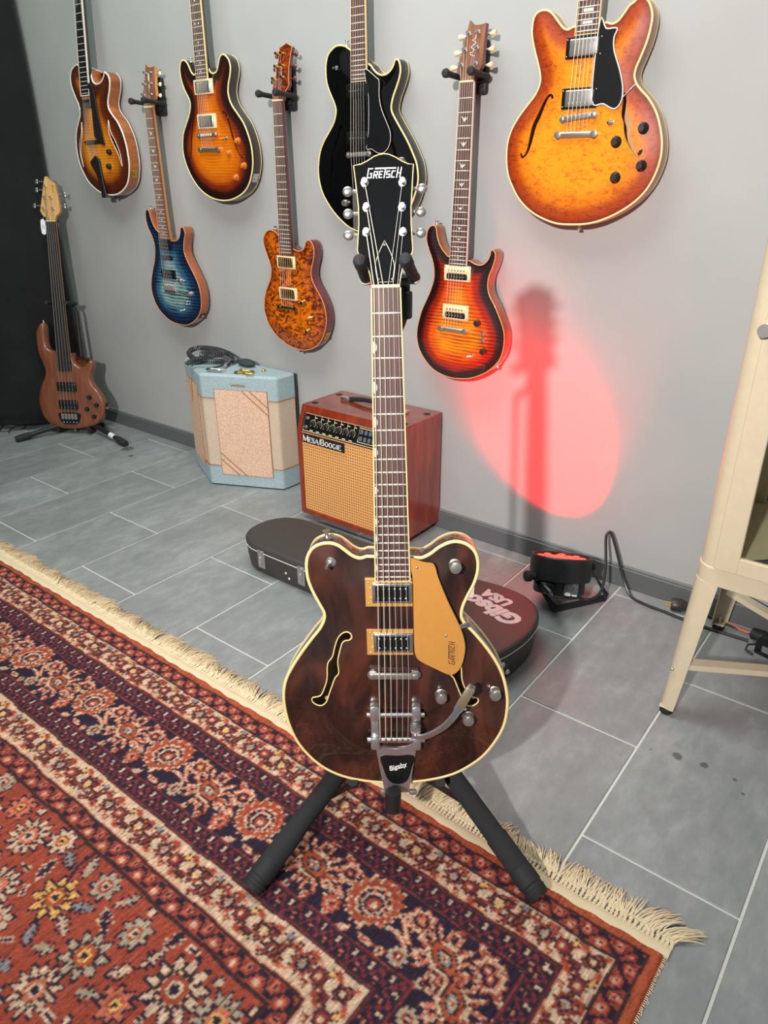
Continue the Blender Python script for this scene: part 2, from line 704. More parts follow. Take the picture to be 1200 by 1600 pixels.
def make_body(root, out_mm, t, top, side, binding=None, bind_r=0.0026, arch=0.008, archD=0.07, holes=(), hole_bind=None,
              spacing=0.007, back_bind=True, rnd=0.0015, name_top='top'):
    o = smooth_open(np.array(out_mm, float) / 1000.0, 4)
    if area2(o) < 0:
        o = o[::-1]
    ring = [(rnd, 0.0), (rnd * 0.3, -rnd * 0.3), (0.0, -rnd), (0.0, -t + rnd), (rnd * 0.3, -t + rnd * 0.3), (rnd, -t)]
    g = G()
    n = len(o)
    for ins, z in ring:
        p = offset(o, ins)
        g.v += [(float(a), float(b_), z) for a, b_ in p]
    for k in range(len(ring) - 1):
        for i in range(n):
            j = (i + 1) % n
            g.f.append(((k + 1) * n + i, (k + 1) * n + j, k * n + j, k * n + i))
    k = (len(ring) - 1) * n
    g.f.append(tuple(range(k + n - 1, k - 1, -1)))
    body = g.build('body', side, root, 50)
    if holes:
        G().prism(offset(o, .006), -t + .003, -t + .006).build('inner_back', RAWWOOD, root, 0)
    lp = offset(o, rnd)
    hs = []
    for h in holes:
        hh = smooth_closed(np.array(h, float) / 1000.0, 3)
        hs.append(hh if area2(hh) > 0 else hh[::-1])
    me, dz = plate_mesh(name_top, lp, hs, spacing, arch, archD, top)
    tp = link(name_top, me, root)
    if binding:
        gb = G().tube([(p[0], p[1], -bind_r * 0.35) for p in offset(o, bind_r * 0.55)], bind_r, 8, True)
        gb.build('binding', binding, root, 60)
        if back_bind:
            gb = G().tube([(p[0], p[1], -t + bind_r * 0.5) for p in offset(o, bind_r * 0.55)], bind_r * 0.9, 6, True)
            gb.build('back_binding', binding, root, 60)
    if hole_bind:
        for h in hs:
            G().tube([(p[0], p[1], dz(p[0], p[1]) + 0.0002) for p in h], 0.0013, 6, True).build('sound_hole_binding', hole_bind, root, 60)
    return o, dz


def make_neck(root, x_end, y_end, x_nut, y_nut, w_end, w_nut, zf, board, neckmat, n_fr=22, binding=None, inlay=None, frets=True,
              depth=0.021, heel_y=None, heel_t=0.035, slope=0.0, bind_w=0.0016, last=0.006, nutmat=None, heel_w=0.052, round_end=False):
    """fretboard (> frets, inlays), neck with heel and nut; slope tilts the neck back"""
    def cx(y):
        return x_end + (x_nut - x_end) * (y - y_end) / (y_nut - y_end)

    def hw(y):
        return (w_end + (w_nut - w_end) * (y - y_end) / (y_nut - y_end)) / 2

    def zt(y):
        return zf + slope * (y - y_end)
    th = 0.0055
    g = G()
    ys = [y_end, y_nut]
    for y in ys:
        a = hw(y)
        g.v += [(cx(y) - a, y, zt(y) - th), (cx(y) + a, y, zt(y) - th), (cx(y) + a, y, zt(y)), (cx(y) + a * .5, y, zt(y) + .0009),
                (cx(y) - a * .5, y, zt(y) + .0009), (cx(y) - a, y, zt(y))]
    for i in range(6):
        j = (i + 1) % 6
        g.f.append((i, j, 6 + j, 6 + i))
    g.f += [(5, 4, 3, 2, 1, 0), (6, 7, 8, 9, 10, 11)]
    fb = g.build('fretboard', board, root)
    K = (y_nut - (y_end + last)) / (1 - 2 ** (-n_fr / 12))
    fy = [y_nut - K * (1 - 2 ** (-i / 12)) for i in range(n_fr + 1)]
    if frets:
        fme = G().rbox((0, 0, 0), (1, 1, 1), 0.25, 1).mesh('fret', FRET)
        for y in fy[1:]:
            link('fret', fme, fb, (cx(y), y, zt(y) + 0.0009), (2 * hw(y) - 0.0006, 0.0024, 0.0016))
    if inlay:
        for k in (3, 5, 7, 9, 12, 15, 17, 19, 21):
            if k > n_fr:
                continue
            y = (fy[k] + fy[k - 1]) / 2
            h = fy[k - 1] - fy[k]
            z = zt(y) + 0.0009
            gi = G()
            if inlay == 'thumbnail':
                a = hw(y)
                r = min(0.0085, h * 0.33)
                arc = [(cx(y) - a + 0.0008, y - r)] + [(cx(y) - a + 0.0008 + 0.0055 * math.cos(q), y + r * math.sin(q)) for q in np.linspace(-PI / 2, PI / 2, 9)] + [(cx(y) - a + 0.0008, y + r)]
                gi.prism(arc, z - 0.001, z + 0.0003)
            elif inlay == 'block':
                gi.prism([(cx(y) - .012, y - h * .26), (cx(y) + .012, y - h * .26), (cx(y) + .012, y + h * .26), (cx(y) - .012, y + h * .26)], z - .001, z + .0003)
            elif inlay == 'bird':
                a = min(0.0105, h * 0.42)
                q = [(-1.1, .55), (-.35, .15), (-.1, .6), (.15, .15), (1.1, .75), (.5, -.1), (.25, -.45), (-.05, -.7), (-.2, -.35), (-.55, -.1)]
                fl = 1 if k % 4 < 2 else -1
                gi.prism([(cx(y) + p * a * fl, y + s_ * a) for p, s_ in q], z - .001, z + .0003)
            elif inlay == 'dot':
                for dx in ((-.009, .009) if k == 12 else (0,)):
                    gi.cyl((cx(y) + dx, y, z - .001), (cx(y) + dx, y, z + .0003), .0032, n=10)
            gi.build('inlay', PEARL, fb)
    if binding:
        gb = G()
        for sg in (-1, 1):
            p = [(cx(y) + sg * hw(y), y) for y in ys]
            q = [(cx(y) + sg * (hw(y) + bind_w), y) for y in ys]
            gb.v += [(p[0][0], p[0][1], zt(ys[0]) - th), (q[0][0], q[0][1], zt(ys[0]) - th), (q[1][0], q[1][1], zt(ys[1]) - th), (p[1][0], p[1][1], zt(ys[1]) - th),
                     (p[0][0], p[0][1], zt(ys[0]) + .0006), (q[0][0], q[0][1], zt(ys[0]) + .0006), (q[1][0], q[1][1], zt(ys[1]) + .0006), (p[1][0], p[1][1], zt(ys[1]) + .0006)]
            o = len(gb.v) - 8
            gb.f += [tuple(o + i for i in f) for f in ((0, 1, 5, 4), (1, 2, 6, 5), (2, 3, 7, 6), (3, 0, 4, 7), (4, 5, 6, 7), (3, 2, 1, 0))]
        y = y_end
        gb.box((cx(y), y - bind_w / 2, zt(y) - th / 2 + .0004), (2 * hw(y) + 2 * bind_w, bind_w, th + .0008))
        gb.build('fretboard_binding', binding, root)
    # neck: half-round section swept from the heel to the nut, then into the headstock
    g = G()
    hy = heel_y if heel_y is not None else y_end + 0.02
    stations = [(hy, 1.0, heel_t, heel_w / 2), (hy + 0.018, 1.0, heel_t * 0.96, heel_w / 2 * .98), (hy + 0.034, 1.0, heel_t * .72, None), (hy + 0.055, 1.0, depth + .004, None),
                (hy + 0.09, 1, depth, None), (y_nut - 0.02, 1, depth * .92, None), (y_nut + 0.012, 1, depth * .9, None)]
    m_ = 10
    for y, _, dp, wd in stations:
        a = wd if wd else hw(min(y, y_nut)) + (bind_w if binding else 0)
        for i in range(m_ + 1):
            q = PI * i / m_
            pw = 0.8
            cxx = math.copysign(abs(math.cos(q)) ** pw, math.cos(q))
            g.v.append((cx(y) - a * cxx, y, zt(y) - th - dp * math.sin(q) ** pw))
    w_ = m_ + 1
    for k in range(len(stations) - 1):
        for i in range(m_):
            g.f.append((k * w_ + i, k * w_ + i + 1, (k + 1) * w_ + i + 1, (k + 1) * w_ + i))
        g.f.append(((k + 1) * w_, (k + 1) * w_ + m_, k * w_ + m_, k * w_))
    g.f.append(tuple(range(w_ - 1, -1, -1)))
    g.f.append(tuple(range((len(stations) - 1) * w_, len(stations) * w_)))
    g.build('neck', neckmat, root, 60)
    g = G().rbox((x_nut, y_nut + 0.0022, zt(y_nut) - 0.0015), (w_nut + 0.0015, 0.0046, 0.009), 0.001, 1)
    g.build('nut', nutmat or CREAMP, root)
    return dict(cx=cx, hw=hw, zt=zt, fy=fy, y_nut=y_nut, x_nut=x_nut)


def make_strings(root, br, nut, posts, tail=None, n=6, sp_br=0.052, sp_nut=0.035, rads=None, mat=None):
    """br/nut/tail: (x, y, z) of the string centre line; each string runs tail > saddle > nut > post"""
    rads = rads or [0.00062, 0.00055, 0.0005, 0.00036, 0.00033, 0.0003]
    for i in range(n):
        f = i / (n - 1) - 0.5
        path = []
        if tail:
            path.append((tail[0] + f * tail[3], tail[1], tail[2]))
        path += [(br[0] + f * sp_br, br[1], br[2]), (nut[0] + f * sp_nut, nut[1], nut[2])]
        if posts:
            path.append(posts[i])
        G().tube(path, rads[i], 5).build('string', mat or (BRONZE if i < n / 2 else STRING), root, 0)


def pole_pieces(root, xs, y, z, mat=None, r=0.0022):
    for x in xs:
        G().lathe([(r, 0), (r, .6), (r * .6, 1)], 8, (x, y, z - .002), (x, y, z + .0014)).build('pole_screw', mat or CHROME, root)


def humbucker(root, cx, cy, z, ring, cover, kind='covered', w=0.09, h=0.044, poles='low', zh=0.006):
    """mounting ring > cover or two bobbins, pole screws, corner screws"""
    p = G().rbox((cx, cy, z + zh * .35), (w, h, zh), 0.002, 2).build('pickup_ring', ring, root)
    cw, chh = w * .78, h * .80
    zt = z + zh * .85
    if kind == 'covered':
        c = G().rbox((cx, cy, zt), (cw, chh, zh * 1.3), 0.003, 3).build('pickup_cover', cover, p)
        yy = cy + (-chh * .28 if poles == 'low' else chh * .28)
        for i in range(6):
            G().cyl((cx + (i - 2.5) * .0104, yy, zt), (cx + (i - 2.5) * .0104, yy, zt + zh * .65 + .0009), .0022, .0018, 8).build('pole_screw', cover, p)
    elif kind == 'zebra':
        for s_, mt in ((1, CREAMP), (-1, BLACK)):
            G().rbox((cx, cy + s_ * chh * .25, zt), (cw, chh * .48, zh * 1.2), 0.004, 2).build('pickup_coil', mt, p)
            for i in range(6):
                x = cx + (i - 2.5) * .0104
                G().cyl((x, cy + s_ * chh * .25, zt), (x, cy + s_ * chh * .25, zt + zh * .6 + .0009), .0021, n=8).build('pole_screw', BLACKM if s_ > 0 else NICKEL, p)
    for sx in (-1, 1):
        for sy in (-1, 1):
            G().ball((cx + sx * w * .46, cy + sy * h * .38, z + zh * .85), .0016, n=8, m=4).build('ring_screw', cover if kind == 'covered' else BLACKM, p)
    return p


def bar_pickup(root, cx, cy, z, w, h, mat, n=6, sp=.0104, rows=(0,), zh=.01):
    p = G().rbox((cx, cy, z + zh * .3), (w, h, zh), .003, 2).build('pickup', mat, root)
    for ry in rows:
        for i in range(n):
            x = cx + (i - (n - 1) / 2) * sp
            G().cyl((x, cy + ry, z), (x, cy + ry, z + zh * .8 + .0008), .0019, n=8).build('pole_screw', NICKEL, p)
    return p


def tune_bridge(root, cx, cy, z, w, mat, zs, ang=0.03):
    """bar bridge on two thumbwheel posts with six saddles"""
    g = G()
    Rz = Matrix.Rotation(ang, 3, 'Z')
    g.rbox((cx, cy, zs - .004), (w, .0125, .006), .0028, 2, Rz)
    b_ = g.build('bridge', mat, root)
    for s_ in (-1, 1):
        p = Rz @ Vector((s_ * (w / 2 - .006), 0, 0))
        g = G().lathe([(.0035, 0), (.0035, .3), (.009, .32), (.009, .5), (.005, .52), (.005, .95), (.003, 1)], 14, (cx + p.x, cy + p.y, z - .002), (cx + p.x, cy + p.y, zs + .0005))
        g.build('bridge_post', mat, b_)
    for i in range(6):
        p = Rz @ Vector(((i - 2.5) * .0104, 0, 0))
        G().rbox((cx + p.x, cy + p.y, zs - .0015), (.006, .008, .003), .001, 1, Rz).build('saddle', mat, b_)
    return b_


def stop_tail(root, cx, cy, z, w, mat, zt):
    g = G()
    g.rbox((cx, cy, zt - .004), (w, .0135, .011), .005, 3)
    t = g.build('tailpiece', mat, root)
    for s_ in (-1, 1):
        G().lathe([(.007, 0), (.007, .6), (.0085, .65), (.0085, .95), (.006, 1)], 16, (cx + s_ * (w / 2 - .005), cy, z - .002), (cx + s_ * (w / 2 - .005), cy, zt + .0028)).build('tailpiece_stud', mat, t)
    return t


def knob(root, x, y, z, mat, kind='speed', top=None, sc=1.0):
    if kind == 'hat':
        pr = [(.0135, 0), (.0135, .14), (.0115, .25), (.0085, .45), (.0082, .9), (.0075, 1)]
        h = .014
    elif kind == 'dome':
        pr = [(.0105, 0), (.0105, .12), (.0088, .16), (.0088, .3), (.0102, .34), (.0102, .82), (.0085, .95), (.004, 1)]
        h = .019
    elif kind == 'bell':
        pr = [(.0120, 0), (.0115, .2), (.0085, .5), (.0075, .9), (.006, 1)]
        h = .013
    else:
        pr = [(.0105, 0), (.0105, .1), (.009, .9), (.0082, 1)]
        h = .013
    g = G().lathe([(r * sc, t_) for r, t_ in pr], 20, (x, y, z - .002), (x, y, z + h * sc))
    k = g.build('control_knob', mat, root)
    if top:
        G().lathe([(pr[-1][0] * sc * .93, 0), (pr[-1][0] * sc * .9, 1)], 16, (x, y, z + h * sc), (x, y, z + h * sc + .0006)).build('knob_cap', top, k)
    return k


def toggle(root, x, y, z, ring, tip, ang=0.6, ln=.016):
    g = G().lathe([(.0065, 0), (.0065, .5), (.005, .55), (.0035, 1)], 14, (x, y, z - .001), (x, y, z + .005))
    t = g.build('toggle_switch', ring, root)
    d = Vector((-math.sin(ang), -.15, math.cos(ang))) * ln
    G().tube([(x, y, z + .004), (x + d.x * .5, y + d.y * .5, z + .004 + d.z * .5), (x + d.x, y + d.y, z + .004 + d.z)], [.0018, .0026, .0032], 8).build('switch_tip', tip, t)


def strap_button(root, p, d, mat):
    d = Vector(d).normalized()
    p = Vector(p)
    G().lathe([(.006, 0), (.0035, .25), (.0032, .7), (.0065, .85), (.0065, 1)], 12, p - d * .001, p + d * .013).build('strap_button', mat, root)


def f_hole(h):
    return [tuple(p) for p in h]


def headstock(root, out, y_nut, x_nut, z0, face, back, th=.014, tilt=9, bind=None):
    """headstock outline is relative to the nut, in its own tilted plane; returns the transform of that plane"""
    T = Matrix.Translation((x_nut, y_nut, z0)) @ Matrix.Rotation(math.radians(-tilt), 4, 'X')
    o = np.array(out, float) / 1000
    if area2(o) < 0:
        o = o[::-1]
    g = G()
    g.T = T
    g.prism(o, -th, -.0012)
    h = g.build('headstock', back, root)
    g = G()
    g.T = T
    g.prism(offset(o, .0002), -.0014, 0.0, .0004)
    g.build('headstock_face', face, h)
    if bind:
        g = G()
        g.T = T
        g.tube([(p[0], p[1], -.0008) for p in offset(o, .0004)], .0011, 6, True)
        g.build('headstock_binding', bind, h)
    return h, T


def tuner(h, T, px, py, bx, by, metal, button, shape='oval', bz=-.011, ph=.013):
    """string post through the face, bushing, shaft and button"""
    g = G()
    g.T = T
    g.lathe([(.0058, 0), (.0058, .0018), (.0034, .002), (.0034, ph * .75), (.0042, ph * .8), (.0042, ph)], 14, (px, py, 0), (px, py, 1), False)
    o = g.build('tuning_peg', metal, h.parent)
    g = G()
    g.T = T
    s_ = 1 if bx > px else -1
    g.tube([(px, by, bz), (bx - s_ * .008, by, bz)], .0028, 8)
    g.build('peg_shaft', metal, o)
    g = G()
    g.T = T
    if shape == 'oval':
        g.ball((bx, by, bz), .0078, (1.0, .95, .5), 14, 8)
    elif shape == 'tulip':
        g.lathe([(.003, 0), (.0048, .25), (.0075, .7), (.0072, .95), (.004, 1)], 12, (bx - s_ * .009, by, bz), (bx + s_ * .009, by, bz))
    else:
        g.rbox((bx, by, bz), (.014, .019, .006), .0028, 2)
    g.build('peg_button', button, o)
    return T @ Vector((px, py, ph * .55))


def jack_plate(root, o, y, t, mat, w=.03, h=.026):
    """square output plate on the right edge of the body near height y"""
    i = max((k for k in range(len(o)) if o[k][0] > 0.03), key=lambda k: -abs(o[k][1] - y) - (0 if o[k][0] > 0.1 else 1))
    p, q = o[i - 1], o[(i + 1) % len(o)]
    tan = Vector((q[0] - p[0], q[1] - p[1], 0)).normalized()
    nrm = Vector((tan.y, -tan.x, 0))
    M3 = Matrix((tan, Vector((0, 0, 1)), nrm)).transposed()
    c = Vector((o[i][0], o[i][1], -t / 2)) + nrm * .0005
    g = G().rbox(c, (w, h, .003), .001, 1, M3)
    j = g.build('jack_plate', mat, root)
    G().lathe([(.006, 0), (.006, .5), (.004, .6), (.004, 1)], 12, c, c + nrm * .007).build('jack_socket', NICKEL if mat is not GOLDM else GOLDM, j)


def wall_frame(o):
    return Matrix(((1, 0, 0, o[0]), (0, 0, -1, o[1]), (0, 1, 0, o[2]), (0, 0, 0, 1)))

# ------------------------------------------------------------------ finishes
TOP_MAIN = wood('walnut_stained_maple', L(24, 13, 11), L(56, 30, 25), 30, (1, 0.2, 1), 0.3, 0.7, L(94, 48, 31), (0.3, 0.72))
SIDE_MAIN = wood('walnut_stained_side', L(58, 34, 28), L(100, 62, 44), 40, (0.3, 0.3, 1), 0.25, 1.0)
NECK_DARK = plain('dark_brown_neck', L(62, 36, 30), 0.3, coat=0.8)
GOLDPG = plain('gold_acrylic', L(208, 146, 70), 0.42, 0.25, coat=0.3)
GOLDPL = plain('gold_bezel', L(226, 168, 92), 0.3, 0.4, coat=0.3)
HEADBLK = plain('gloss_black_face', L(14, 14, 15), 0.12, coat=0.6)
TOP_AMBER = burst('amber_burst', [(0.0, L(124, 38, 14)), (0.2, L(168, 64, 12)), (0.5, L(228, 126, 6)), (0.8, L(240, 146, 6))], 'birdseye', L(170, 70, 10), 0.7, 85)
TOP_SUN = burst('dark_sunburst', [(0.0, L(22, 9, 8)), (0.2, L(40, 14, 10)), (0.38, L(128, 42, 8)), (0.62, L(200, 98, 8)), (0.9, L(220, 118, 10))], 'flame', L(160, 100, 70), 0.45, 32)
TOP_HONEY = burst('honey_burst', [(0.0, L(62, 22, 10)), (0.3, L(92, 36, 12)), (0.62, L(196, 108, 14)), (0.85, L(224, 142, 28))], 'flame', L(170, 100, 60), 0.5, 30)
TOP_BLUE = burst('blue_flame_burst', [(0.0, L(12, 26, 48)), (0.25, L(22, 52, 86)), (0.5, L(62, 108, 136)), (0.8, L(142, 176, 176))], 'flame', L(20, 40, 72), 1.0, 24)
TOP_TIGER = burst('fire_flame_burst', [(0.0, L(22, 8, 10)), (0.14, L(44, 12, 12)), (0.32, L(164, 30, 8)), (0.55, L(232, 92, 6)), (0.85, L(250, 146, 12))], 'flame', L(120, 40, 20), 0.9, 30)
TOP_QUILT = burst('quilted_amber', [(0.0, L(150, 58, 8)), (0.2, L(196, 94, 8)), (0.7, L(216, 110, 8))], 'quilt', L(96, 34, 18), 0.92, 42)
TOP_BLACK = plain('gloss_black_lacquer', L(8, 8, 9), 0.1, coat=1.0)
SIDE_BLACK = plain('black_lacquer_side', L(16, 14, 14), 0.2, coat=0.6)
SIDE_DARK = plain('dark_brown_side', L(38, 24, 20), 0.25, coat=0.8)
SIDE_HONEY = wood('honey_flame_side', L(132, 66, 20), L(176, 100, 36), 30, (0.4, 0.9, .2), 0.25, 1.0)
SIDE_BROWN = wood('natural_mahogany_side', L(140, 72, 40), L(170, 92, 52), 60, (0.4, 0.4, 1), 0.3, 0.8)
SIDE_WINE = wood('wine_red_side', L(84, 18, 26), L(112, 30, 36), 60, (0.4, 0.4, 1), 0.3, 0.8)
SIDE_AMBER = plain('amber_side', L(140, 86, 60), 0.3, coat=0.8)
NECK_MAPLE = wood('maple_neck', L(190, 128, 74), L(214, 152, 96), 60, (1, 0.05, 1), 0.4, 0.4)
NECK_MAHO = wood('mahogany_neck', L(96, 40, 30), L(118, 54, 40), 60, (1, 0.05, 1), 0.4, 0.4)
HEAD_ROSE = wood('rosewood_face', L(100, 60, 42), L(150, 98, 70), 90, (1, 0.06, 1), 0.5)
MAPLE_EDGE = plain('natural_maple_edge', L(214, 150, 96), 0.35, coat=0.5)

# lettering of the maker's name: block letters under one long bar
GRE = {'G': [[(.72, .92), (.08, .92), (.08, .08), (.62, .08), (.62, .46), (.36, .46)]],
       'R': [[(0, 0), (0, .64), (.46, .64), (.46, .33), (.05, .33)], [(.22, .33), (.48, 0)]],
       'E': [[(.46, .64), (0, .64), (0, .08), (.46, .08)], [(0, .36), (.4, .36)]],
       'T': [[(0, 0), (0, .92)]],
       'S': [[(.46, .64), (0, .64), (0, .36), (.46, .36), (.46, .08), (0, .08)]],
       'C': [[(.46, .64), (0, .64), (0, .08), (.46, .08)]],
       'H': [[(0, 0), (0, 1)], [(.46, 0), (.46, 1)], [(0, .46), (.46, .46)]]}


def block_logo(name, parent, mat, T, width, height, w=.11):
    g = G()
    g.T = T
    x = 0.0
    adv = {'G': .98, 'R': .76, 'E': .74, 'T': .28, 'S': .76, 'C': .76, 'H': .46}
    lay = []
    xs = {}
    for i, ch in enumerate('GRETSCH'):
        if ch == 'T':
            x += .02
        lay.append((ch, x))
        xs[i] = x
        x += adv[ch]
    tot = x
    sx, sy = width / (tot + .3), height
    sh = .28

    def tf(p, x0):
        return ((p[0] + x0 + sh * p[1]) * sx, p[1] * sy)
    for ch, x0 in lay:
        for st in GRE[ch]:
            g.ribbon([tf(p, x0) for p in st], w * sy * .95, 0, .0005)
    g.ribbon([tf((0.0, .93), xs[1]), tf((.46, .93), xs[5])], .14 * sy, 0, .0005)
    return g.build(name, mat, parent, 0)


def scribble(name, parent, mat, T, ln, h, seed, w=.0012):
    """small hand-lettered signature too fine to read in the photograph"""
    r = random.Random(seed)
    g = G()
    g.T = T
    x = 0
    pts = []
    while x < ln:
        pts.append((x, r.uniform(-.5, .5) * h * (1.5 if len(pts) % 5 == 0 else .8)))
        x += ln / 12 * r.uniform(.5, 1.1)
    g.ribbon(pts, w, 0, .0004)
    return g.build(name, mat, parent, 0)


def f_poly(path, widths):
    P = smooth_open(path, 4)
    W = np.interp(np.linspace(0, 1, len(P)), np.linspace(0, 1, len(widths)), widths) * 1.25
    t = np.gradient(P, axis=0)
    t /= np.linalg.norm(t, axis=1)[:, None]
    nrm = np.stack([-t[:, 1], t[:, 0]], 1)
    a = P + nrm * (W / 2)[:, None]
    b = P - nrm * (W / 2)[:, None]
    e0 = P[0] - t[0] * W[0] / 2
    e1 = P[-1] + t[-1] * W[-1] / 2
    return [tuple(q) for q in np.vstack([[e0], a, [e1], b[::-1]])][::2]


F_W = [6, 4.2, 5, 7, 9.5, 10, 9, 6.5, 4.5, 4.2, 6]
F_L = [(-76, 45), (-80, 53), (-89, 48), (-99, 30), (-109, 5), (-119, -16), (-125, -42), (-131, -66), (-139, -82), (-148, -86), (-153, -78)]

# ------------------------------------------------------------------ the brown guitar on the stand (thing of its own)
MM = Matrix(((0.81276, -0.09833, 0.57425, -0.618), (0.58221, 0.1007, -0.80678, 0.815), (0.0215, 0.99005, 0.1391, 0.3756), (0, 0, 0, 1)))
OUT_MAIN = [[-42, 203], [-54, 200], [-66, 205], [-78, 215], [-89, 223], [-103, 227], [-119, 225], [-133, 217], [-142, 202], [-145, 183], [-143, 159], [-136, 137], [-126, 115], [-119, 99], [-120, 86], [-128, 70], [-142, 52], [-161, 26], [-179, -2], [-193, -30], [-199, -59], [-198, -93], [-191, -128], [-178, -161], [-157, -191], [-132, -214], [-100, -231], [-64, -240], [-29, -244], [2, -244], [33, -242], [68, -236], [103, -225], [133, -207], [159, -184], [180, -153], [194, -121], [199, -87], [198, -58], [191, -25], [178, 6], [159, 36], [138, 63], [122, 81], [117, 94], [119, 110], [127, 130], [137, 151], [143, 173], [143, 194], [137, 211], [124, 223], [108, 228], [93, 226], [77, 218], [63, 207], [49, 200], [35, 201]]
FH = [(-71, 57), (-73, 64), (-79, 67), (-87, 64), (-95, 55), (-101, 39), (-106, 20), (-115, 6), (-117, -22), (-123, -41), (-129, -54), (-137, -58), (-144, -60), (-146, -66), (-140, -73), (-129, -75), (-120, -67), (-115, -53), (-109, -36), (-103, -20), (-96, -10), (-97, 11), (-93, 30), (-88, 46), (-82, 51), (-76, 52)]


def main_guitar():
    r = thing('electric_guitar', 'brown semi-hollow guitar with gold pickguard and chrome vibrato arm, upright on the black floor stand', 'guitar', MM)
    o, dz = make_body(r, OUT_MAIN, .045, TOP_MAIN, SIDE_MAIN, CREAM, .0030, .010, .075, [FH, [(-a, b) for a, b in FH]], CREAM, .006)
    nk = make_neck(r, .001, .166, 0, .6265, .0555, .0405, .018, ROSEW, NECK_DARK, 22, CREAM, 'thumbnail', heel_y=.188, heel_t=.04, depth=.021, last=.0065, bind_w=.0018)
    h, T = headstock(r, [[-21, 4], [-23, 18], [-26, 28], [-39, 47], [-41, 54], [-38, 90], [-38, 113], [-41, 143], [-44, 170], [-33, 172], [-24, 176], [-14, 182], [-7, 184], [0, 185], [7, 184], [16, 180], [26, 174], [35, 170], [42, 169.5], [40, 140], [38, 111], [38, 88], [40, 54], [39, 48], [26, 30], [23, 20], [20, 4]],
                     .6265, 0, .015, HEADBLK, NECK_DARK, .015, 9, CREAM)
    posts = {}
    for i, (px, py, bx, by) in enumerate(((-28, 146, -54, 138), (-26, 112, -54, 107), (-27, 78, -54, 77), (26, 145, 54, 139), (25, 111, 52, 107), (26, 77, 52, 78))):
        posts[i] = tuner(h, T, px / 1000, py / 1000, bx / 1000, by / 1000, NICKEL, NICKEL, 'oval')
    block_logo('maker_logo', h, WHITE, T @ Matrix.Translation((-.0255, .1515, 0)), .0505, .0145)
    # truss rod cover: pointed black plate with a fine pale edge and three screws
    g = G()
    g.T = T
    tr = smooth_open([(-11.5, 8), (-14, 22), (-14.5, 33), (-10, 48), (-1, 66)], 3).tolist()
    tr = tr + [(-2 - x, y) for x, y in tr[::-1]][1:]
    tr = [(x / 1000, y / 1000) for x, y in tr]
    g.prism(tr, 0, .0012)
    tc = g.build('truss_rod_cover', HEADBLK, r)
    g = G()
    g.T = T
    g.tube([(x, y, .0012) for x, y in tr], .0005, 5, True)
    g.build('cover_edge', WHITEB, tc)
    for x, y in ((-1, 60), (9.5, 12), (-10.5, 12)):
        g = G()
        g.T = T
        g.ball((x / 1000, y / 1000, .0012), .0021, (1, 1, .5), 10, 6)
        g.build('cover_screw', CHROME, tc)
    # strings run from the vibrato roller over bridge and nut to the posts
    zb = .0245
    make_strings(r, (0, -.010, zb), (0, .6285, .0198), [posts[2], posts[1], posts[0], posts[3], posts[4], posts[5]], (-.002, -.137, .024, .049), 6, .051, .034,
                 [.0009, .0008, .0007, .00042, .00038, .00034])
    # pickups
    for yb, yt in ((116, 167), (25.5, 74)):
        cy = (yb + yt) / 2000
        p = G().prism([(-.0455, yb / 1000), (.034, yb / 1000), (.034, yt / 1000), (-.0455, yt / 1000)], .006, .0128, .0012).build('pickup_bezel', GOLDPL, r)
        G().rbox((-.0005, cy, .0125), (.067, .037, .009), .0028, 3).build('pickup_cover', CHROME, p)
        G().rbox((-.0005, cy, .0168), (.056, .027, .0012), .0005, 1).build('pickup_insert', BLACK, p)
        for i in range(6):
            for sy in (-1, 1):
                x = -.0005 + (i - 2.5) * .0092
                G().ball((x, cy + sy * .0085, .0172), .0023, (1, 1, .7), 10, 6).build('pole_screw', CHROME, p)
        for sy in (-.019, -.009, .008, .018):
            G().ball((-.0395 + (.003 if abs(sy) < .01 else 0), cy + sy, .0128), .0016, (1, 1, .6), 8, 5).build('bezel_screw', NICKEL, p)
    # pickguard
    pg = [[28, 204], [53, 196], [67, 194], [72, 186], [76, 170], [92, 127], [113, 79], [121, 50], [121, 29], [115, 4], [103, -10], [91, -10], [68, 2], [48, 13], [39, 22], [35.5, 38], [35, 75], [34.6, 119], [34.3, 166], [29, 190]]
    pgo = smooth_closed(np.array(pg) / 1000, 3)
    q = G().prism(pgo, .0125, .0150, .0006).build('pickguard', GOLDPG, r)
    for x, y in ((41, 187), (89, 63)):
        G().ball((x / 1000, y / 1000, .015), .0026, (1, 1, .6), 12, 6).build('pickguard_screw', CHROME, q)
    Tl = Matrix.Translation((.1045, .0085, .0150)) @ Matrix.Rotation(PI / 2, 4, 'Z')
    block_logo('maker_logo', q, plain('dark_brown_print', L(60, 26, 12), .6), Tl, .0445, .0112, .095)
    text('model_lettering', 'ELECTROMATIC', .0036, plain('faint_brown_print', L(150, 96, 44), .6), q, Matrix.Translation((.1085, .031, .0151)) @ Matrix.Rotation(PI / 2, 4, 'Z'), .0001, 0, 0, 1.25)
    g = G().rbox((.1165, .0795, .0115), (.019, .0085, .0035), .001, 1, Matrix.Rotation(.3, 3, 'Z'))
    g.rbox((.1265, .0825, .001), (.003, .0085, .022), .001, 1, Matrix.Rotation(.3, 3, 'Z'))
    g.build('pickguard_bracket', CHROME, r)
    # bridge on a dark base
    G().rbox((0, -.003, .0115), (.086, .013, .008), .003, 2).build('bridge_base', NECK_DARK, r)
    tune_bridge(r, 0, -.010, .012, .086, NICKEL, zb, .0)
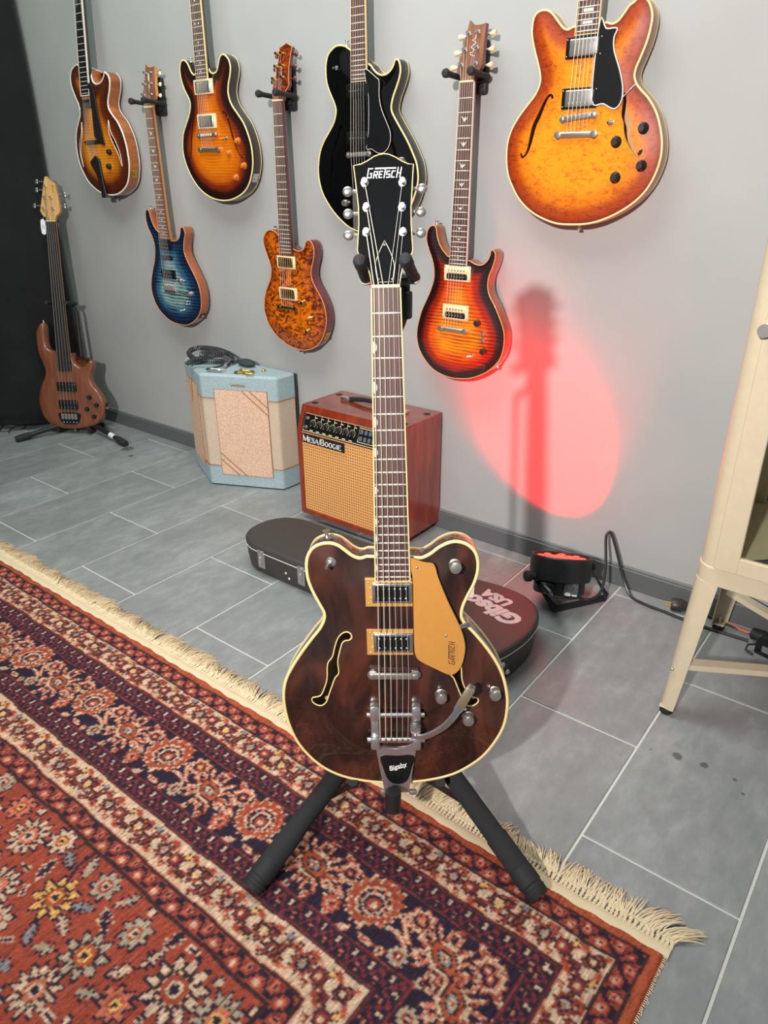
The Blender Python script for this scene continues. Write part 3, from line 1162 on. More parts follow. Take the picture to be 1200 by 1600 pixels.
    # controls
    for x, y in ((104, 188), (81, -52), (174, -50), (128, -96)):
        k = knob(r, x / 1000, y / 1000, dz(x / 1000, y / 1000), NICKEL, 'dome')
        g = G()
        z = dz(x / 1000, y / 1000) + .0171
        g.lathe([(.0062, 0), (.0062, 1)], 16, (x / 1000, y / 1000, z - .002), (x / 1000, y / 1000, z + .0003))
        g.build('knob_emblem', CHROME, k)
    toggle(r, -.101, .194, dz(-.101, .194), CHROME, CHROME, .35, .018)
    G().lathe([(.0085, 0), (.0085, .5), (.006, 1)], 18, (-.101, .194, dz(-.101, .194) - .001), (-.101, .194, dz(-.101, .194) + .004)).build('switch_collar', NICKEL, r)
    strap_button(r, (-.109, .2275, -.022), (-.1, 1, 0), CHROME)
    # vibrato tailpiece: frame with tapering plate, two bars, spring and arm
    ALU = plain('polished_aluminium', L(212, 210, 214), .34, .92)
    fr = [(-37, -150), (-20, -158), (0, -161), (20, -158), (39, -150), (31, -200), (24, -243), (23, -254), (-22, -254), (-23, -243), (-30, -200)]
    inn = [(-27, -176), (0, -175), (33, -175), (28, -202), (22, -224), (13, -233), (2, -235), (-7, -233), (-16, -224), (-23, -202)]
    g = G().prism([(a / 1000, b / 1000) for a, b in fr], .0085, .0135, .001)
    v = g.build('vibrato_tailpiece', ALU, r)
    G().prism(smooth_closed(np.array(inn) / 1000, 3), .0125, .0139).build('vibrato_inset', BLACK, v)
    text('vibrato_lettering', 'Bigsby', .0130, WHITE, v, Matrix.Translation((.0025, -.198, .0140)) @ Matrix.Rotation(.3, 4, 'Z'), .0002, .25, .0002)
    g = G().ribbon([(-.010, -.2065), (.019, -.1975)], .0009, .0138, .0142)
    g.build('lettering_underline', WHITE, v)
    for x0, ya, yb in ((-.0355, -.072, -.155), (.0375, -.060, -.152)):
        g = G().rbox((x0, -.082, .018), (.0165, .030, .020), .004, 2)
        g.rbox((x0, -.118, .014), (.0150, .046, .012), .004, 2)
        g.rbox((x0, -.143, .017), (.0165, .026, .020), .004, 2)
        g.build('vibrato_side_arm', ALU, v)
        for yy, zz in ((-.100, .0205), (-.068, .028)):
            G().ball((x0, yy, zz), .0022, (1, 1, .6), 10, 6).build('side_arm_screw', NICKEL, v)
    G().cyl((-.049, -.0885, .0185), (.052, -.0875, .0185), .0045, n=14).build('tension_bar', CHROME, v)
    G().cyl((-.049, -.137, .0215), (.052, -.136, .0215), .0052, n=14).build('string_roller', CHROME, v)
    for i in range(6):
        x = -.002 + (i / 5 - .5) * .049
        G().ball((x, -.133, .027), .0021, (1, 1.3, 1), 8, 6).build('ball_end', GOLDM, v)
    g = G().rbox((.030, -.255, .010), (.014, .010, .008), .003, 2).rbox((-.023, -.255, .010), (.014, .010, .008), .003, 2).rbox((0, -.255, .002), (.040, .006, .014), .002, 1)
    g.build('tailpiece_hinge', ALU, v)
    sp = [(.036 + .0085 * math.cos(a), -.107 + .0085 * math.sin(a), .020 + a * .0007) for a in np.linspace(0, 2 * PI * 4, 60)]
    G().tube(sp, .0013, 6).build('vibrato_spring', CHROME, v)
    G().lathe([(.010, 0), (.010, .3), (.0085, .35), (.0085, 1)], 20, (.036, -.110, .012), (.036, -.110, .036)).build('arm_pivot_post', NICKEL, v)
    ap = smooth_open([(.030, -.117), (.047, -.118), (.066, -.108), (.086, -.092), (.103, -.070), (.115, -.048), (.133, -.014)], 4)
    g = G()
    n = len(ap)
    for i, p in enumerate(ap):
        f = i / (n - 1)
        t_ = ap[min(i + 1, n - 1)] - ap[max(i - 1, 0)]
        t_ = t_ / np.linalg.norm(t_)
        nr = np.array((-t_[1], t_[0]))
        w = .0065 if f < .75 else .0085
        if f > .96:
            w = .006
        z = .036 + .010 * math.sin(f * PI * .8)
        for s_, zz in ((-1, 0), (-.6, .0022), (.6, .0022), (1, 0), (.6, -.0015), (-.6, -.0015)):
            g.v.append((p[0] + nr[0] * w * s_ * .95, p[1] + nr[1] * w * s_ * .95, z + zz))
    for i in range(n - 1):
        for k in range(6):
            g.f.append((i * 6 + k, i * 6 + (k + 1) % 6, i * 6 + 6 + (k + 1) % 6, i * 6 + 6 + k))
    g.f += [tuple(range(5, -1, -1)), tuple(range((n - 1) * 6, n * 6))]
    g.build('vibrato_arm', CHROME, v)
    e = ap[-1] - ap[-6]
    a_ = math.atan2(e[1], e[0])
    c = (ap[-1] + ap[-7]) / 2
    zt_ = .036 + .010 * math.sin(.9 * PI * .8)
    G().rbox((c[0], c[1], zt_ + .001), (.040, .017, .006), .0028, 2, Matrix.Rotation(a_, 3, 'Z')).build('arm_tip', plain('warm_steel_tip', L(196, 176, 150), .35, .8), v)
    G().ball((.036, -.117, .039), .0045, (1, 1, .6), 12, 6).build('arm_bolt', CHROME, v)
    return r


main_guitar()


# ------------------------------------------------------------------ guitars on the wall
def hanger(M, x, y, label, yaw=0.0):
    """black wall hanger: base block, stem, yoke with two rubber pegs; M is the guitar's frame"""
    h = thing('guitar_hanger', label, 'hanger', M @ Matrix.Translation((x, y, 0)), 'black wall hangers')
    back = -(WALL_Y - M.translation.y) + .0005
    G().rbox((0.0, .028, back + .009), (.058, .125, .018), .007, 2).rbox((0, .016, back + .020), (.040, .07, .012), .005, 2).build('base_block', BLACKM, h)
    G().cyl((0, 0, back + .02), (0, 0, -.030), .008, n=12).build('stem', BLACKM, h)
    yk = []
    for i in range(13):
        a = PI + PI * i / 12
        yk.append((.0375 * math.cos(a), .004 + .006 * math.sin(a), -.030))
    G().tube(yk, .0075, 8).build('yoke', BLACKM, h)
    for s_ in (-1, 1):
        G().lathe([(.0075, 0), (.0075, .72), (.0085, .8), (.0105, .86), (.0115, .93), (.009, .985), (.004, 1.0)], 14, (s_ * .0375, .004, -.034), (s_ * .0385, .011, .062)).build('padded_peg', RUBBER, h)
    return h


def arch_neck_bits(r, nk, head_out, z0, face, back, posts, metal, button, shape, sp_br, br, tail=None, bind=None, th=.013, tilt=8, btn=.05, nut_sp=.034, bs=None):
    h, T = headstock(r, head_out, nk['y_nut'], nk['x_nut'], z0, face, back, th, tilt, bind)
    ps = []
    for i, (px, py) in enumerate(posts):
        s_ = -1 if i < 3 else 1
        bx = bs[i] if bs else s_ * btn
        ps.append(tuner(h, T, px, py, bx, py - .003, metal, button, shape))
    zt = nk['zt'](nk['y_nut'])
    make_strings(r, br, (nk['x_nut'], nk['y_nut'] + .002, zt + .0018), [ps[2], ps[1], ps[0], ps[3], ps[4], ps[5]], tail, 6, sp_br, nut_sp)
    return h, T


HEAD_ES = [(-20, 4), (-24, 30), (-33, 50), (-35, 110), (-38, 165), (-20, 178), (0, 172), (20, 178), (38, 165), (35, 110), (33, 50), (24, 30), (20, 4)]
POST_ES = [(-.022, .145), (-.021, .105), (-.020, .065), (.022, .145), (.021, .105), (.020, .065)]
W_FRAME = {}


def es_guitar(key, label, o_, out, top, side, bind, xe, ye, xn, kind, spacing=.007, inlay='dot', fp=None, slope=0.0, arch=.009):
    M = wall_frame(o_)
    W_FRAME[key] = M
    r = thing('electric_guitar', label, 'guitar', M, 'guitars hanging on the grey wall')
    ho = [f_poly(*fp[0]), f_poly(*fp[1])]
    o, dz = make_body(r, out, .04, top, side, bind, .0027, arch, .075, ho, None, spacing)
    nk = make_neck(r, xe, ye, xn, .643, .056, .043, .0145, ROSEW, SIDE_DARK if kind != 'amber' else NECK_MAHO, 22, bind, inlay, heel_y=ye + .022, slope=slope, heel_t=.034)
    h, T = arch_neck_bits(r, nk, HEAD_ES, .0125 + slope * .45, HEADBLK, NECK_MAHO, POST_ES, NICKEL, NICKEL, 'oval', .052, (.003, 0, .0205), (.003, -.042, .016, .052) if kind != 'black' else (.003, -.10, .012, .052))
    hanger(M, xn, .643 + .012, 'black wall hanger holding the ' + {'sun': 'dark sunburst', 'amber': 'large amber', 'black': 'black'}[kind] + ' guitar up beyond the top edge')
    return r, o, dz


# dark sunburst double-cutaway
r, o, dz = es_guitar('sun', 'dark sunburst double-cutaway semi-hollow guitar with cream pickup rings, hanging high on the wall', (-2.2516, 1.893, 1.2664),
                     [[-52, 188], [-61, 196], [-69, 209], [-77, 223], [-90, 233], [-104, 235], [-115, 228], [-123, 211], [-124, 191], [-119, 166], [-108, 142], [-94, 121], [-87, 104], [-91, 84], [-105, 60], [-125, 35], [-143, 10], [-152, -15], [-157, -49], [-151, -80], [-138, -111], [-117, -142], [-88, -171], [-51, -193], [-9, -207], [34, -212], [77, -210], [120, -199], [157, -182], [184, -158], [201, -129], [212, -96], [214, -64], [210, -32], [199, 0], [182, 32], [156, 61], [133, 85], [122, 105], [118, 125], [123, 148], [134, 173], [140, 196], [136, 215], [125, 228], [110, 236], [96, 233], [86, 222], [77, 204], [66, 189], [48, 186], [36, 192], [30, 204]],
                     TOP_SUN, SIDE_DARK, CREAM, .0065, .170, .017, 'sun',
                     fp=(([(-57, 60), (-61, 68), (-68, 60), (-77, 38), (-87, 5), (-92, -14), (-97, -40), (-104, -60), (-112, -74), (-118, -76), (-121, -68)], [4, 3, 4, 5.5, 7, 8, 7, 5, 3.5, 3, 5]),
                         ([(88, 61), (91, 69), (99, 64), (111, 45), (122, 15), (129, -6), (140, -34), (150, -53), (160, -67), (168, -72), (174, -66)], [4, 3, 4, 5.5, 7, 8, 7, 5, 3.5, 3, 5])))
humbucker(r, .008, .147, .009, CREAMP, NICKEL, 'covered', .098, .045, 'high')
humbucker(r, .008, .043, .009, CREAMP, NICKEL, 'covered', .098, .045, 'low')
tune_bridge(r, .004, .001, .010, .1, NICKEL, .0205)
stop_tail(r, .009, -.045, .010, .105, NICKEL, .018)
AMBERK = plain('amber_knob', L(196, 108, 26), .2, coat=.8)
for x, y in ((.154, -.022), (.107, -.059), (.173, -.098), (.132, -.135)):
    knob(r, x, y, dz(x, y), AMBERK, 'bell')
toggle(r, .099, -.011, dz(.099, -.011), CHROME, plain('amber_tip', L(206, 130, 50), .4), 1.2, .02)
strap_button(r, (-.082, .229, -.02), (.1, 1, 0), NICKEL)
jack_plate(r, o, -.135, .04, NICKEL)

# big amber double-cutaway at the right
r, o, dz = es_guitar('amber', 'large amber double-cutaway semi-hollow guitar with black pickguard, hanging at the upper right', (-0.8602, 1.893, 1.2656),
                     [[-41, 192], [-52, 188], [-63, 192], [-74, 202], [-89, 218], [-102, 229], [-117, 234], [-134, 232], [-145, 222], [-149, 204], [-148, 184], [-140, 157], [-126, 122], [-118, 98], [-117, 80], [-127, 57], [-147, 35], [-170, 9], [-189, -20], [-199, -53], [-199, -91], [-192, -126], [-176, -157], [-152, -189], [-118, -216], [-79, -234], [-37, -245], [9, -246], [52, -242], [93, -230], [132, -211], [165, -188], [189, -162], [205, -130], [213, -96], [212, -63], [203, -29], [188, 4], [167, 32], [146, 51], [132, 66], [126, 81], [128, 97], [136, 118], [145, 145], [150, 172], [150, 196], [142, 216], [132, 228], [121, 233], [110, 231], [102, 225], [92, 219], [81, 205], [71, 194], [58, 189], [44, 193]],
                     TOP_AMBER, SIDE_AMBER, CREAM, .0025, .172, .003, 'amber', .006, 'block',
                     fp=(([(-74, 44), (-79, 52), (-88, 49), (-98, 32), (-109, 6), (-119, -14), (-125, -42), (-130, -64), (-138, -80), (-147, -86), (-152, -78)], F_W),
                         ([(104, 38), (108, 46), (110, 36), (112, 20), (115, 2), (123, -12), (128, -38), (137, -58), (149, -76), (160, -84), (166, -76)], [5, 4, 5, 8, 12, 14, 12, 8, 5, 4.5, 7])))
humbucker(r, -.001, .1465, .009, BLACK, NICKEL, 'covered', .092, .045, 'high')
humbucker(r, -.001, .041, .009, BLACK, NICKEL, 'covered', .092, .045, 'low')
tune_bridge(r, .001, .001, .010, .092, NICKEL, .0205, .09)
stop_tail(r, 0, -.037, .010, .105, NICKEL, .018)
pgp = np.array([[33, 193], [50, 178], [76, 176], [71, 158], [75, 132], [92, 96], [105, 60], [106, 30], [91, 14], [62, 26], [32, 38]]) / 1000
pgo = smooth_closed(pgp, 4)
q = G().prism(pgo, .0125, .0145, .0005).build('pickguard', BLACK, r)
G().tube([(p[0], p[1], .0138) for p in pgo], .0016, 6, True).build('pickguard_binding', WHITEB, q)
G().tube([(.106, .036, .013), (.126, .056, .008), (.130, .066, -.006)], .0016, 6).build('pickguard_bracket', NICKEL, q)
for x, y in ((.163, -.029), (.103, -.056), (.170, -.108), (.111, -.134)):
    knob(r, x, y, dz(x, y), BLACK, 'hat', plain('smoked_knob_cap', L(60, 66, 72), .25) if y > -.04 else BLACKM)
toggle(r, .085, -.013, dz(.085, -.013), CHROME, CHROME, .2, .012)
strap_button(r, (.018, -.244, -.02), (0, -1, 0), NICKEL)

# black single-cutaway behind the headstock of the brown guitar
r, o, dz = es_guitar('black', 'gloss black single-cutaway hollow guitar with cream edges, hanging behind the brown guitar headstock', (-1.56, 1.893, 1.1941),
                     [[-50, 285], [-67, 289], [-87, 289], [-105, 281], [-121, 268], [-130, 246], [-132, 223], [-130, 200], [-121, 176], [-107, 151], [-97, 130], [-97, 113], [-107, 90], [-127, 66], [-149, 42], [-167, 13], [-176, -19], [-179, -45], [-176, -75], [-164, -109], [-143, -139], [-114, -169], [-85, -191], [-53, -209], [-22, -218], [10, -222], [46, -221], [87, -211], [127, -193], [161, -169], [188, -140], [203, -111], [214, -77], [214, -50], [208, -23], [196, 0], [178, 30], [155, 61], [132, 91], [119, 111], [118, 127], [125, 149], [136, 170], [146, 192], [150, 210], [147, 228], [141, 237], [134, 239], [128, 235], [123, 224], [114, 214], [102, 207], [86, 204], [70, 208], [56, 217], [44, 230]],
                     TOP_BLACK, SIDE_BLACK, CREAM, .008, .192, .013, 'black', inlay=None,
                     fp=(([(-66, 74), (-70, 82), (-76, 70), (-84, 48), (-95, 25), (-104, 5), (-108, -30), (-112, -50), (-119, -66), (-126, -70), (-130, -62)], [4, 3, 4, 5.5, 7, 8, 7, 5, 3.5, 3, 5]),
                         ([(98, 74), (102, 82), (108, 70), (116, 48), (127, 25), (136, 5), (140, -30), (144, -50), (151, -66), (158, -70), (162, -62)], [4, 3, 4, 5.5, 7, 8, 7, 5, 3.5, 3, 5])), arch=.012)
bar_pickup(r, .003, .168, .011, .082, .036, BLACK)
bar_pickup(r, .0, .045, .011, .082, .036, BLACK)
tune_bridge(r, .002, .001, .012, .092, NICKEL, .0205)
pgo = smooth_closed(np.array([[33, 221], [75, 196], [84, 186], [84, 148], [93, 115], [111, 82], [124, 55], [121, 25], [101, 5], [77, 4], [53, 15], [34, 17], [43, 60], [45, 150], [36, 190]]) / 1000, 3)
q = G().prism(pgo, .0135, .0155, .0005).build('pickguard', BLACK, r)
G().tube([(p[0], p[1], .0149) for p in pgo], .0009, 6, True).build('pickguard_binding', WHITEB, q)
toggle(r, -.079, .231, dz(-.079, .231), CHROME, CHROME, .2, .012)
for x, y in ((.160, -.018), (.118, -.06)):
    knob(r, x, y, dz(x, y), NICKEL, 'speed')
for x, y in ((-.055, -.135), (-.052, -.172)):
    knob(r, x, y, dz(x, y), NICKEL, 'speed')
G().rbox((.003, -.155, .012), (.06, .11, .004), .002, 1).build('trapeze_tailpiece', NICKEL, r)
strap_button(r, (-.062, .2885, -.02), (.1, 1, 0), NICKEL)

# honey archtop, leftmost
M = wall_frame((-2.9496, 1.883, 1.2588))
r = thing('archtop_guitar', 'honey sunburst archtop guitar with white edges and black tailpiece, leftmost on the wall', 'guitar', M, 'guitars hanging on the grey wall')
fl = f_poly([(-66, 75), (-70, 35), (-92, 0), (-106, -40), (-104, -86)], [1.5, 6, 11, 8, 1.5])
frr = f_poly([(124, 75), (131, 30), (148, 0), (168, -42), (174, -86)], [1.5, 9, 14, 9, 1.5])
o, dz = make_body(r, [[-43, 277], [-66, 270], [-86, 259], [-98, 243], [-104, 224], [-103, 204], [-96, 183], [-86, 162], [-75, 142], [-72, 121], [-77, 101], [-97, 77], [-114, 57], [-130, 30], [-139, 1], [-143, -27], [-142, -56], [-134, -85], [-118, -115], [-95, -144], [-63, -166], [-29, -182], [4, -191], [44, -195], [85, -194], [121, -186], [155, -171], [179, -154], [197, -129], [208, -101], [214, -74], [214, -47], [212, -17], [205, 14], [194, 40], [174, 71], [148, 95], [132, 115], [131, 135], [140, 154], [153, 175], [162, 197], [164, 213], [158, 226], [145, 236], [136, 238], [127, 226], [113, 213], [97, 206], [80, 203], [64, 205], [53, 212], [49, 222], [47, 233], [47, 249]],
                  .05, TOP_HONEY, SIDE_HONEY, WHITEB, .0034, .012, .08, [fl, frr], WHITEB, .0065)
nk = make_neck(r, .014, .167, .051, .63, .055, .043, .020, EBONY, SIDE_DARK, 20, WHITEB, None, heel_y=.205, slope=-.055, heel_t=.04, bind_w=.0032)
arch_neck_bits(r, nk, HEAD_ES, -.008, EBONY, NECK_MAHO, POST_ES, GOLDM, EBONY, 'oval', .052, (.004, 0, .026), (.006, -.062, .021, .045))
hanger(M, .051, .63 + .012, 'black wall hanger holding the honey archtop up beyond the top edge')
p = G().rbox((.008, .138, .014), (.07, .034, .008), .003, 2).build('floating_pickup', GOLDM, r)
G().rbox((.008, .138, .0175), (.062, .027, .004), .001, 1).build('pickup_insert', EBONY, p)
G().prism(smooth_closed(np.array([[40, 203], [73, 193], [79, 104], [93, -4], [78, -8], [66, -6], [56, 5], [32, 22], [42, 106], [47, 150]]) / 1000, 2), .0165, .0195, .0006).build('pickguard', EBONY, r)
b_ = G().prism([(-.055, .004), (-.03, .010), (.063, .009), (.062, -.005), (-.038, -.008)], .011, .017, .001).build('bridge', EBONY, r)
for i in range(6):
    G().rbox((.004 + (i - 2.5) * .0104, .001, .021), (.009, .008, .010), .001, 1).build('saddle', EBONY, b_)
G().prism([(.020, -.046), (-.022, -.068), (-.022, -.079), (.006, -.111), (.022, -.165), (.022, -.203), (.056, -.203), (.047, -.150), (.044, -.11), (.042, -.062)], .0165, .0225, .001).build('tailpiece', EBONY, r)
for x, y in ((.116, -.035), (.099, -.087)):
    knob(r, x, y, dz(x, y), EBONY, 'speed', sc=1.05)
jack_plate(r, o, -.115, .05, GOLDM)
strap_button(r, (.045, -.194, -.025), (0, -1, 0), BLACKM)


def solid_guitar(label, o_, t, out, top, side, edge, board, neck, xe, ye, xn, yn, inlay, headface, head_out, posts, metal, button, shape, arch=.007, bind_fb=None, sp=.0065, bs=None, head_bind=None, br=(0.002, 0, .0165), tail=None, heel_y=.19, neck_d=.02):
    M = wall_frame(o_)
    r = thing('electric_guitar', label, 'guitar', M, 'guitars hanging on the grey wall')
    o, dz = make_body(r, out, t, top, side, edge, .0016, arch, .055, [], None, sp, False, .002)
    nk = make_neck(r, xe, ye, xn, yn, .056, .0425, .0115, board, neck, 22, bind_fb, inlay, heel_y=heel_y, heel_t=.03, depth=neck_d)
    h, T = arch_neck_bits(r, nk, head_out, .0095, headface, neck, posts, metal, button, shape, .052, br, tail, head_bind, bs=bs)
    return M, r, o, dz, h, T


HEAD_3 = [(-21, 4), (-23, 14), (-37, 32), (-30, 55), (-23, 85), (-17, 110), (-11, 143), (-6, 138), (2, 132), (12, 130), (24, 130), (40, 132), (40, 100), (41, 66), (44, 40), (34, 26), (22, 14), (21, 4)]
POST_3 = [(-.008, .112), (-.015, .076), (-.022, .042), (.020, .113), (.021, .078), (.022, .042)]
BS_3 = [-.036, -.044, -.052, .057, .058, .058]

# blue flame guitar
M, r, o, dz, h, T = solid_guitar('blue flame-top solid guitar with brown neck and white tuning buttons, hanging low on the wall', (-2.5891, 1.893, .718), .04,
                                 [[-37, 218], [-46, 226], [-60, 245], [-69, 270], [-73, 289], [-81, 297], [-92, 295], [-100, 285], [-103, 262], [-99, 235], [-86, 211], [-74, 187], [-69, 159], [-74, 127], [-85, 97], [-104, 63], [-120, 29], [-130, -5], [-129, -35], [-118, -68], [-96, -96], [-63, -120], [-23, -137], [19, -143], [55, -144], [86, -140], [118, -127], [147, -109], [172, -84], [186, -57], [192, -21], [189, 10], [180, 38], [165, 64], [147, 91], [130, 118], [119, 144], [120, 168], [128, 193], [137, 213], [135, 228], [128, 238], [119, 239], [111, 232], [107, 219], [98, 201], [84, 190], [66, 186], [46, 187]],
                                 TOP_BLUE, SIDE_BROWN, MAPLE_EDGE, ROSER, NECK_MAPLE, .0175, .190, .0215, .648, 'bird', HEAD_ROSE, HEAD_3, POST_3, NICKEL, CREAMP, 'oval', bs=[-.026, -.032, -.040, .057, .058, .058], br=(.012, .010, .0175))
bar_pickup(r, .016, .166, .007, .068, .030, BLACK, rows=(-.007, .007), zh=.008)
bar_pickup(r, .016, .1195, .007, .072, .014, BLACK, zh=.008)
bar_pickup(r, .014, .057, .007, .088, .036, BLACK, rows=(-.008, .008), zh=.008)
g = G().rbox((.010, .003, .0085), (.074, .040, .004), .0015, 1)
tp = g.build('vibrato_bridge', NICKEL, r)
for i in range(6):
    G().rbox((.010 + (i - 2.5) * .0108, .006, .0135), (.0092, .024, .007), .0015, 1).build('saddle', NICKEL, tp)
G().tube([(.048, -.006, .012), (.062, -.008, .016), (.10, -.010, .020), (.139, -.010, .022)], [.0024, .0024, .0024, .0034], 8).build('vibrato_arm', CHROME, tp)
for x, y in ((.090, .036), (.142, -.010)):
    knob(r, x, y, dz(x, y), NICKEL, 'speed')
for x, y in ((.112, -.042), (.108, -.053)):
    toggle(r, x, y, dz(x, y), CHROME, CHROME, .2, .010)
toggle(r, .087, -.078, dz(.087, -.078), CHROME, CHROME, .9, .016)
strap_button(r, (-.086, .296, -.018), (.1, 1, 0), NICKEL)
jack_plate(r, o, -.10, .04, BLACKM, .026, .024)
G().prism([(.001, .108), (.006, .112), (.010, .104), (.0095, .08), (.013, .062), (.004, .062), (.006, .08), (.0, .096)], -.0003, .0006).build('headstock_inlay', PEARL, h).matrix_local = T
hanger(M, .0215, .648 + .010, 'black wall hanger gripping the headstock of the blue guitar')

# quilted amber guitar
M, r, o, dz, h, T = solid_guitar('quilted amber solid guitar with gold hardware and wine red side, above the mint amplifier', (-1.906, 1.893, .7077), .04,
                                 [[-32, 243], [-44, 251], [-59, 256], [-74, 258], [-90, 252], [-102, 242], [-110, 227], [-110, 209], [-104, 189], [-95, 168], [-86, 148], [-81, 127], [-84, 106], [-95, 81], [-112, 55], [-124, 29], [-130, 3], [-132, -22], [-127, -44], [-116, -69], [-97, -93], [-74, -113], [-43, -128], [-12, -141], [19, -146], [50, -148], [76, -144], [103, -135], [130, -119], [150, -98], [164, -74], [174, -46], [177, -18], [173, 11], [164, 34], [151, 56], [134, 78], [121, 98], [115, 118], [117, 138], [125, 161], [132, 184], [133, 201], [129, 218], [119, 229], [109, 232], [99, 228], [93, 219], [89, 209], [81, 201], [68, 196], [55, 195], [39, 199]],
                                 TOP_QUILT, SIDE_WINE, MAPLE_EDGE, ROSEW, SIDE_WINE, .0105, .182, .013, .645, None, TOP_QUILT,
                                 [(-21, 3), (-26, 40), (-16, 60), (-7, 96), (-2, 114), (2, 148), (17, 153), (32, 159), (44, 153), (56, 147), (49, 117), (45, 85), (46, 60), (48, 43), (36, 28), (24, 8), (21, 3)],
                                 [(-.004, .131), (-.006, .096), (-.015, .062), (.018, .131), (.020, .098), (.022, .065)], GOLDM, plain('dark_amber_button', L(84, 40, 26), .25, coat=.6), 'oval', head_bind=MAPLE_EDGE, bs=[-.02, -.026, -.036, .066, .062, .062], br=(.004, 0, .0165))
humbucker(r, .006, .155, .006, CREAMP, GOLDM, 'covered', .088, .042, 'high')
humbucker(r, .007, .049, .006, CREAMP, GOLDM, 'covered', .088, .042, 'low')
stop_tail(r, .004, 0, .006, .09, GOLDM, .0165)
for x, y in ((.079, .025), (.096, -.073)):
    knob(r, x, y, dz(x, y), GOLDM, 'bell')
toggle(r, .124, -.019, dz(.124, -.019), GOLDM, CREAMP, 1.0, .016)
strap_button(r, (-.064, .256, -.018), (.05, 1, 0), GOLDM)
strap_button(r, (.03, -.146, -.018), (0, -1, 0), GOLDM)
jack_plate(r, o, -.088, .04, GOLDM)
scribble('headstock_inlay', h, PEARL, T @ Matrix.Translation((.012, .104, .0001)) @ Matrix.Rotation(-PI / 2, 4, 'Z'), .034, .010, 3, .0016)
hanger(M, .013, .645 + .010, 'black wall hanger gripping the headstock of the quilted amber guitar')

# fire burst guitar
M, r, o, dz, h, T = solid_guitar('fiery red-to-black flame-top guitar with cream and black pickups, hanging beside the red glow', (-1.2026, 1.891, .7116), .042,
                                 [[-31, 210], [-37, 215], [-52, 229], [-63, 246], [-70, 265], [-74, 284], [-80, 292], [-91, 292], [-102, 284], [-108, 270], [-109, 250], [-102, 228], [-91, 205], [-83, 183], [-79, 160], [-81, 136], [-91, 108], [-105, 79], [-122, 46], [-132, 16], [-139, -13], [-140, -42], [-133, -71], [-119, -95], [-98, -118], [-71, -137], [-37, -148], [-2, -152], [32, -149], [65, -142], [98, -128], [125, -111], [148, -90], [164, -67], [172, -41], [174, -14], [171, 12], [162, 35], [149, 60], [134, 85], [119, 106], [111, 125], [109, 144], [112, 164], [121, 186], [128, 209], [129, 223], [124, 232], [116, 236], [112, 231], [110, 220], [103, 206], [90, 195], [75, 192], [60, 195], [45, 202]],
                                 TOP_TIGER, SIDE_BROWN, MAPLE_EDGE, ROSEW, NECK_MAHO, .012, .186, .0195, .648, 'bird', HEAD_ROSE, HEAD_3, POST_3, NICKEL, CREAMP, 'tulip', .008, WHITEB, .0055, BS_3, br=(.004, .004, .0175))
humbucker(r, .010, .1645, .0065, CREAMP, CREAMP, 'zebra', .091, .044)
humbucker(r, .008, .053, .0065, CREAMP, CREAMP, 'zebra', .091, .044)
stop_tail(r, .003, .0005, .0065, .098, NICKEL, .0165)
for x, y in ((.087, .030), (.112, -.051)):
    k = knob(r, x, y, dz(x, y), plain('smoked_amber_knob', L(70, 34, 18), .2, coat=.8), 'speed', BLACKM)
toggle(r, .074, -.070, dz(.074, -.070), CHROME, CREAMP, 1.3, .016)
for x, y in ((.108, 0), (.109, -.017)):
    toggle(r, x, y, dz(x, y), CHROME, CHROME, .2, .009)
strap_button(r, (-.085, .292, -.018), (.1, 1, 0), NICKEL)
jack_plate(r, o, -.098, .042, CREAMP, .026, .024)
scribble('headstock_signature', h, PEARL, T @ Matrix.Translation((.010, .108, .0001)) @ Matrix.Rotation(-PI / 2 - .1, 4, 'Z'), .048, .014, 5, .0016)
hanger(M, .0195, .648 + .010, 'black wall hanger gripping the headstock of the fiery red guitar')
g = G().rbox((0, 0, 0), (.022, .034, .0012), .0004, 1)
tg = thing('price_tag', 'small pale paper tag behind the neck of the fiery red guitar', 'tag', M @ Matrix.Translation((-.004, .61, -.016)))
g.build('tag_card', plain('pink_paper', L(236, 205, 205), .8), tg)
G().tube([(0, .016, 0), (.004, .04, .002), (.012, .055, .002)], .0006, 5).build('tag_string', WHITE, tg)

# ------------------------------------------------------------------ brown five-string bass on its own stand
MB = Matrix(((.8648, -.0892, .4944, -3.2443), (.5024, .149, -.8519, 1.7159), (.0024, .985, .1736, .0995), (0, 0, 0, 1)))
BASSW = wood('oiled_mahogany', L(108, 60, 40), L(138, 80, 54), 45, (1, .1, 1), .3, .7)
r = thing('bass_guitar', 'reddish-brown five-string fretless bass with pale headstock, standing on the floor by the black curtain', 'bass', MB)
o, dz = make_body(r, [[-64, 296], [-74, 298], [-89, 306], [-96, 327], [-97, 357], [-94, 390], [-96, 413], [-105, 423], [-120, 419], [-135, 398], [-144, 373], [-147, 326], [-143, 283], [-129, 241], [-119, 207], [-125, 172], [-144, 137], [-160, 101], [-167, 66], [-165, 26], [-153, -14], [-128, -44], [-96, -66], [-49, -73], [13, -71], [71, -62], [110, -50], [143, -27], [161, 5], [169, 41], [164, 75], [148, 105], [125, 135], [112, 165], [113, 195], [125, 221], [128, 243], [119, 257], [110, 255], [91, 235], [72, 224], [54, 228], [39, 240], [32, 262], [30, 287]],
                  .042, BASSW, BASSW, None, arch=.004, archD=.03, spacing=.007, rnd=.010)
nk = make_neck(r, -.010, .205, -.003, .864, .068, .044, .012, EBONY, NECK_MAPLE, 24, None, None, False, heel_y=.255, heel_t=.032, depth=.022, heel_w=.066)
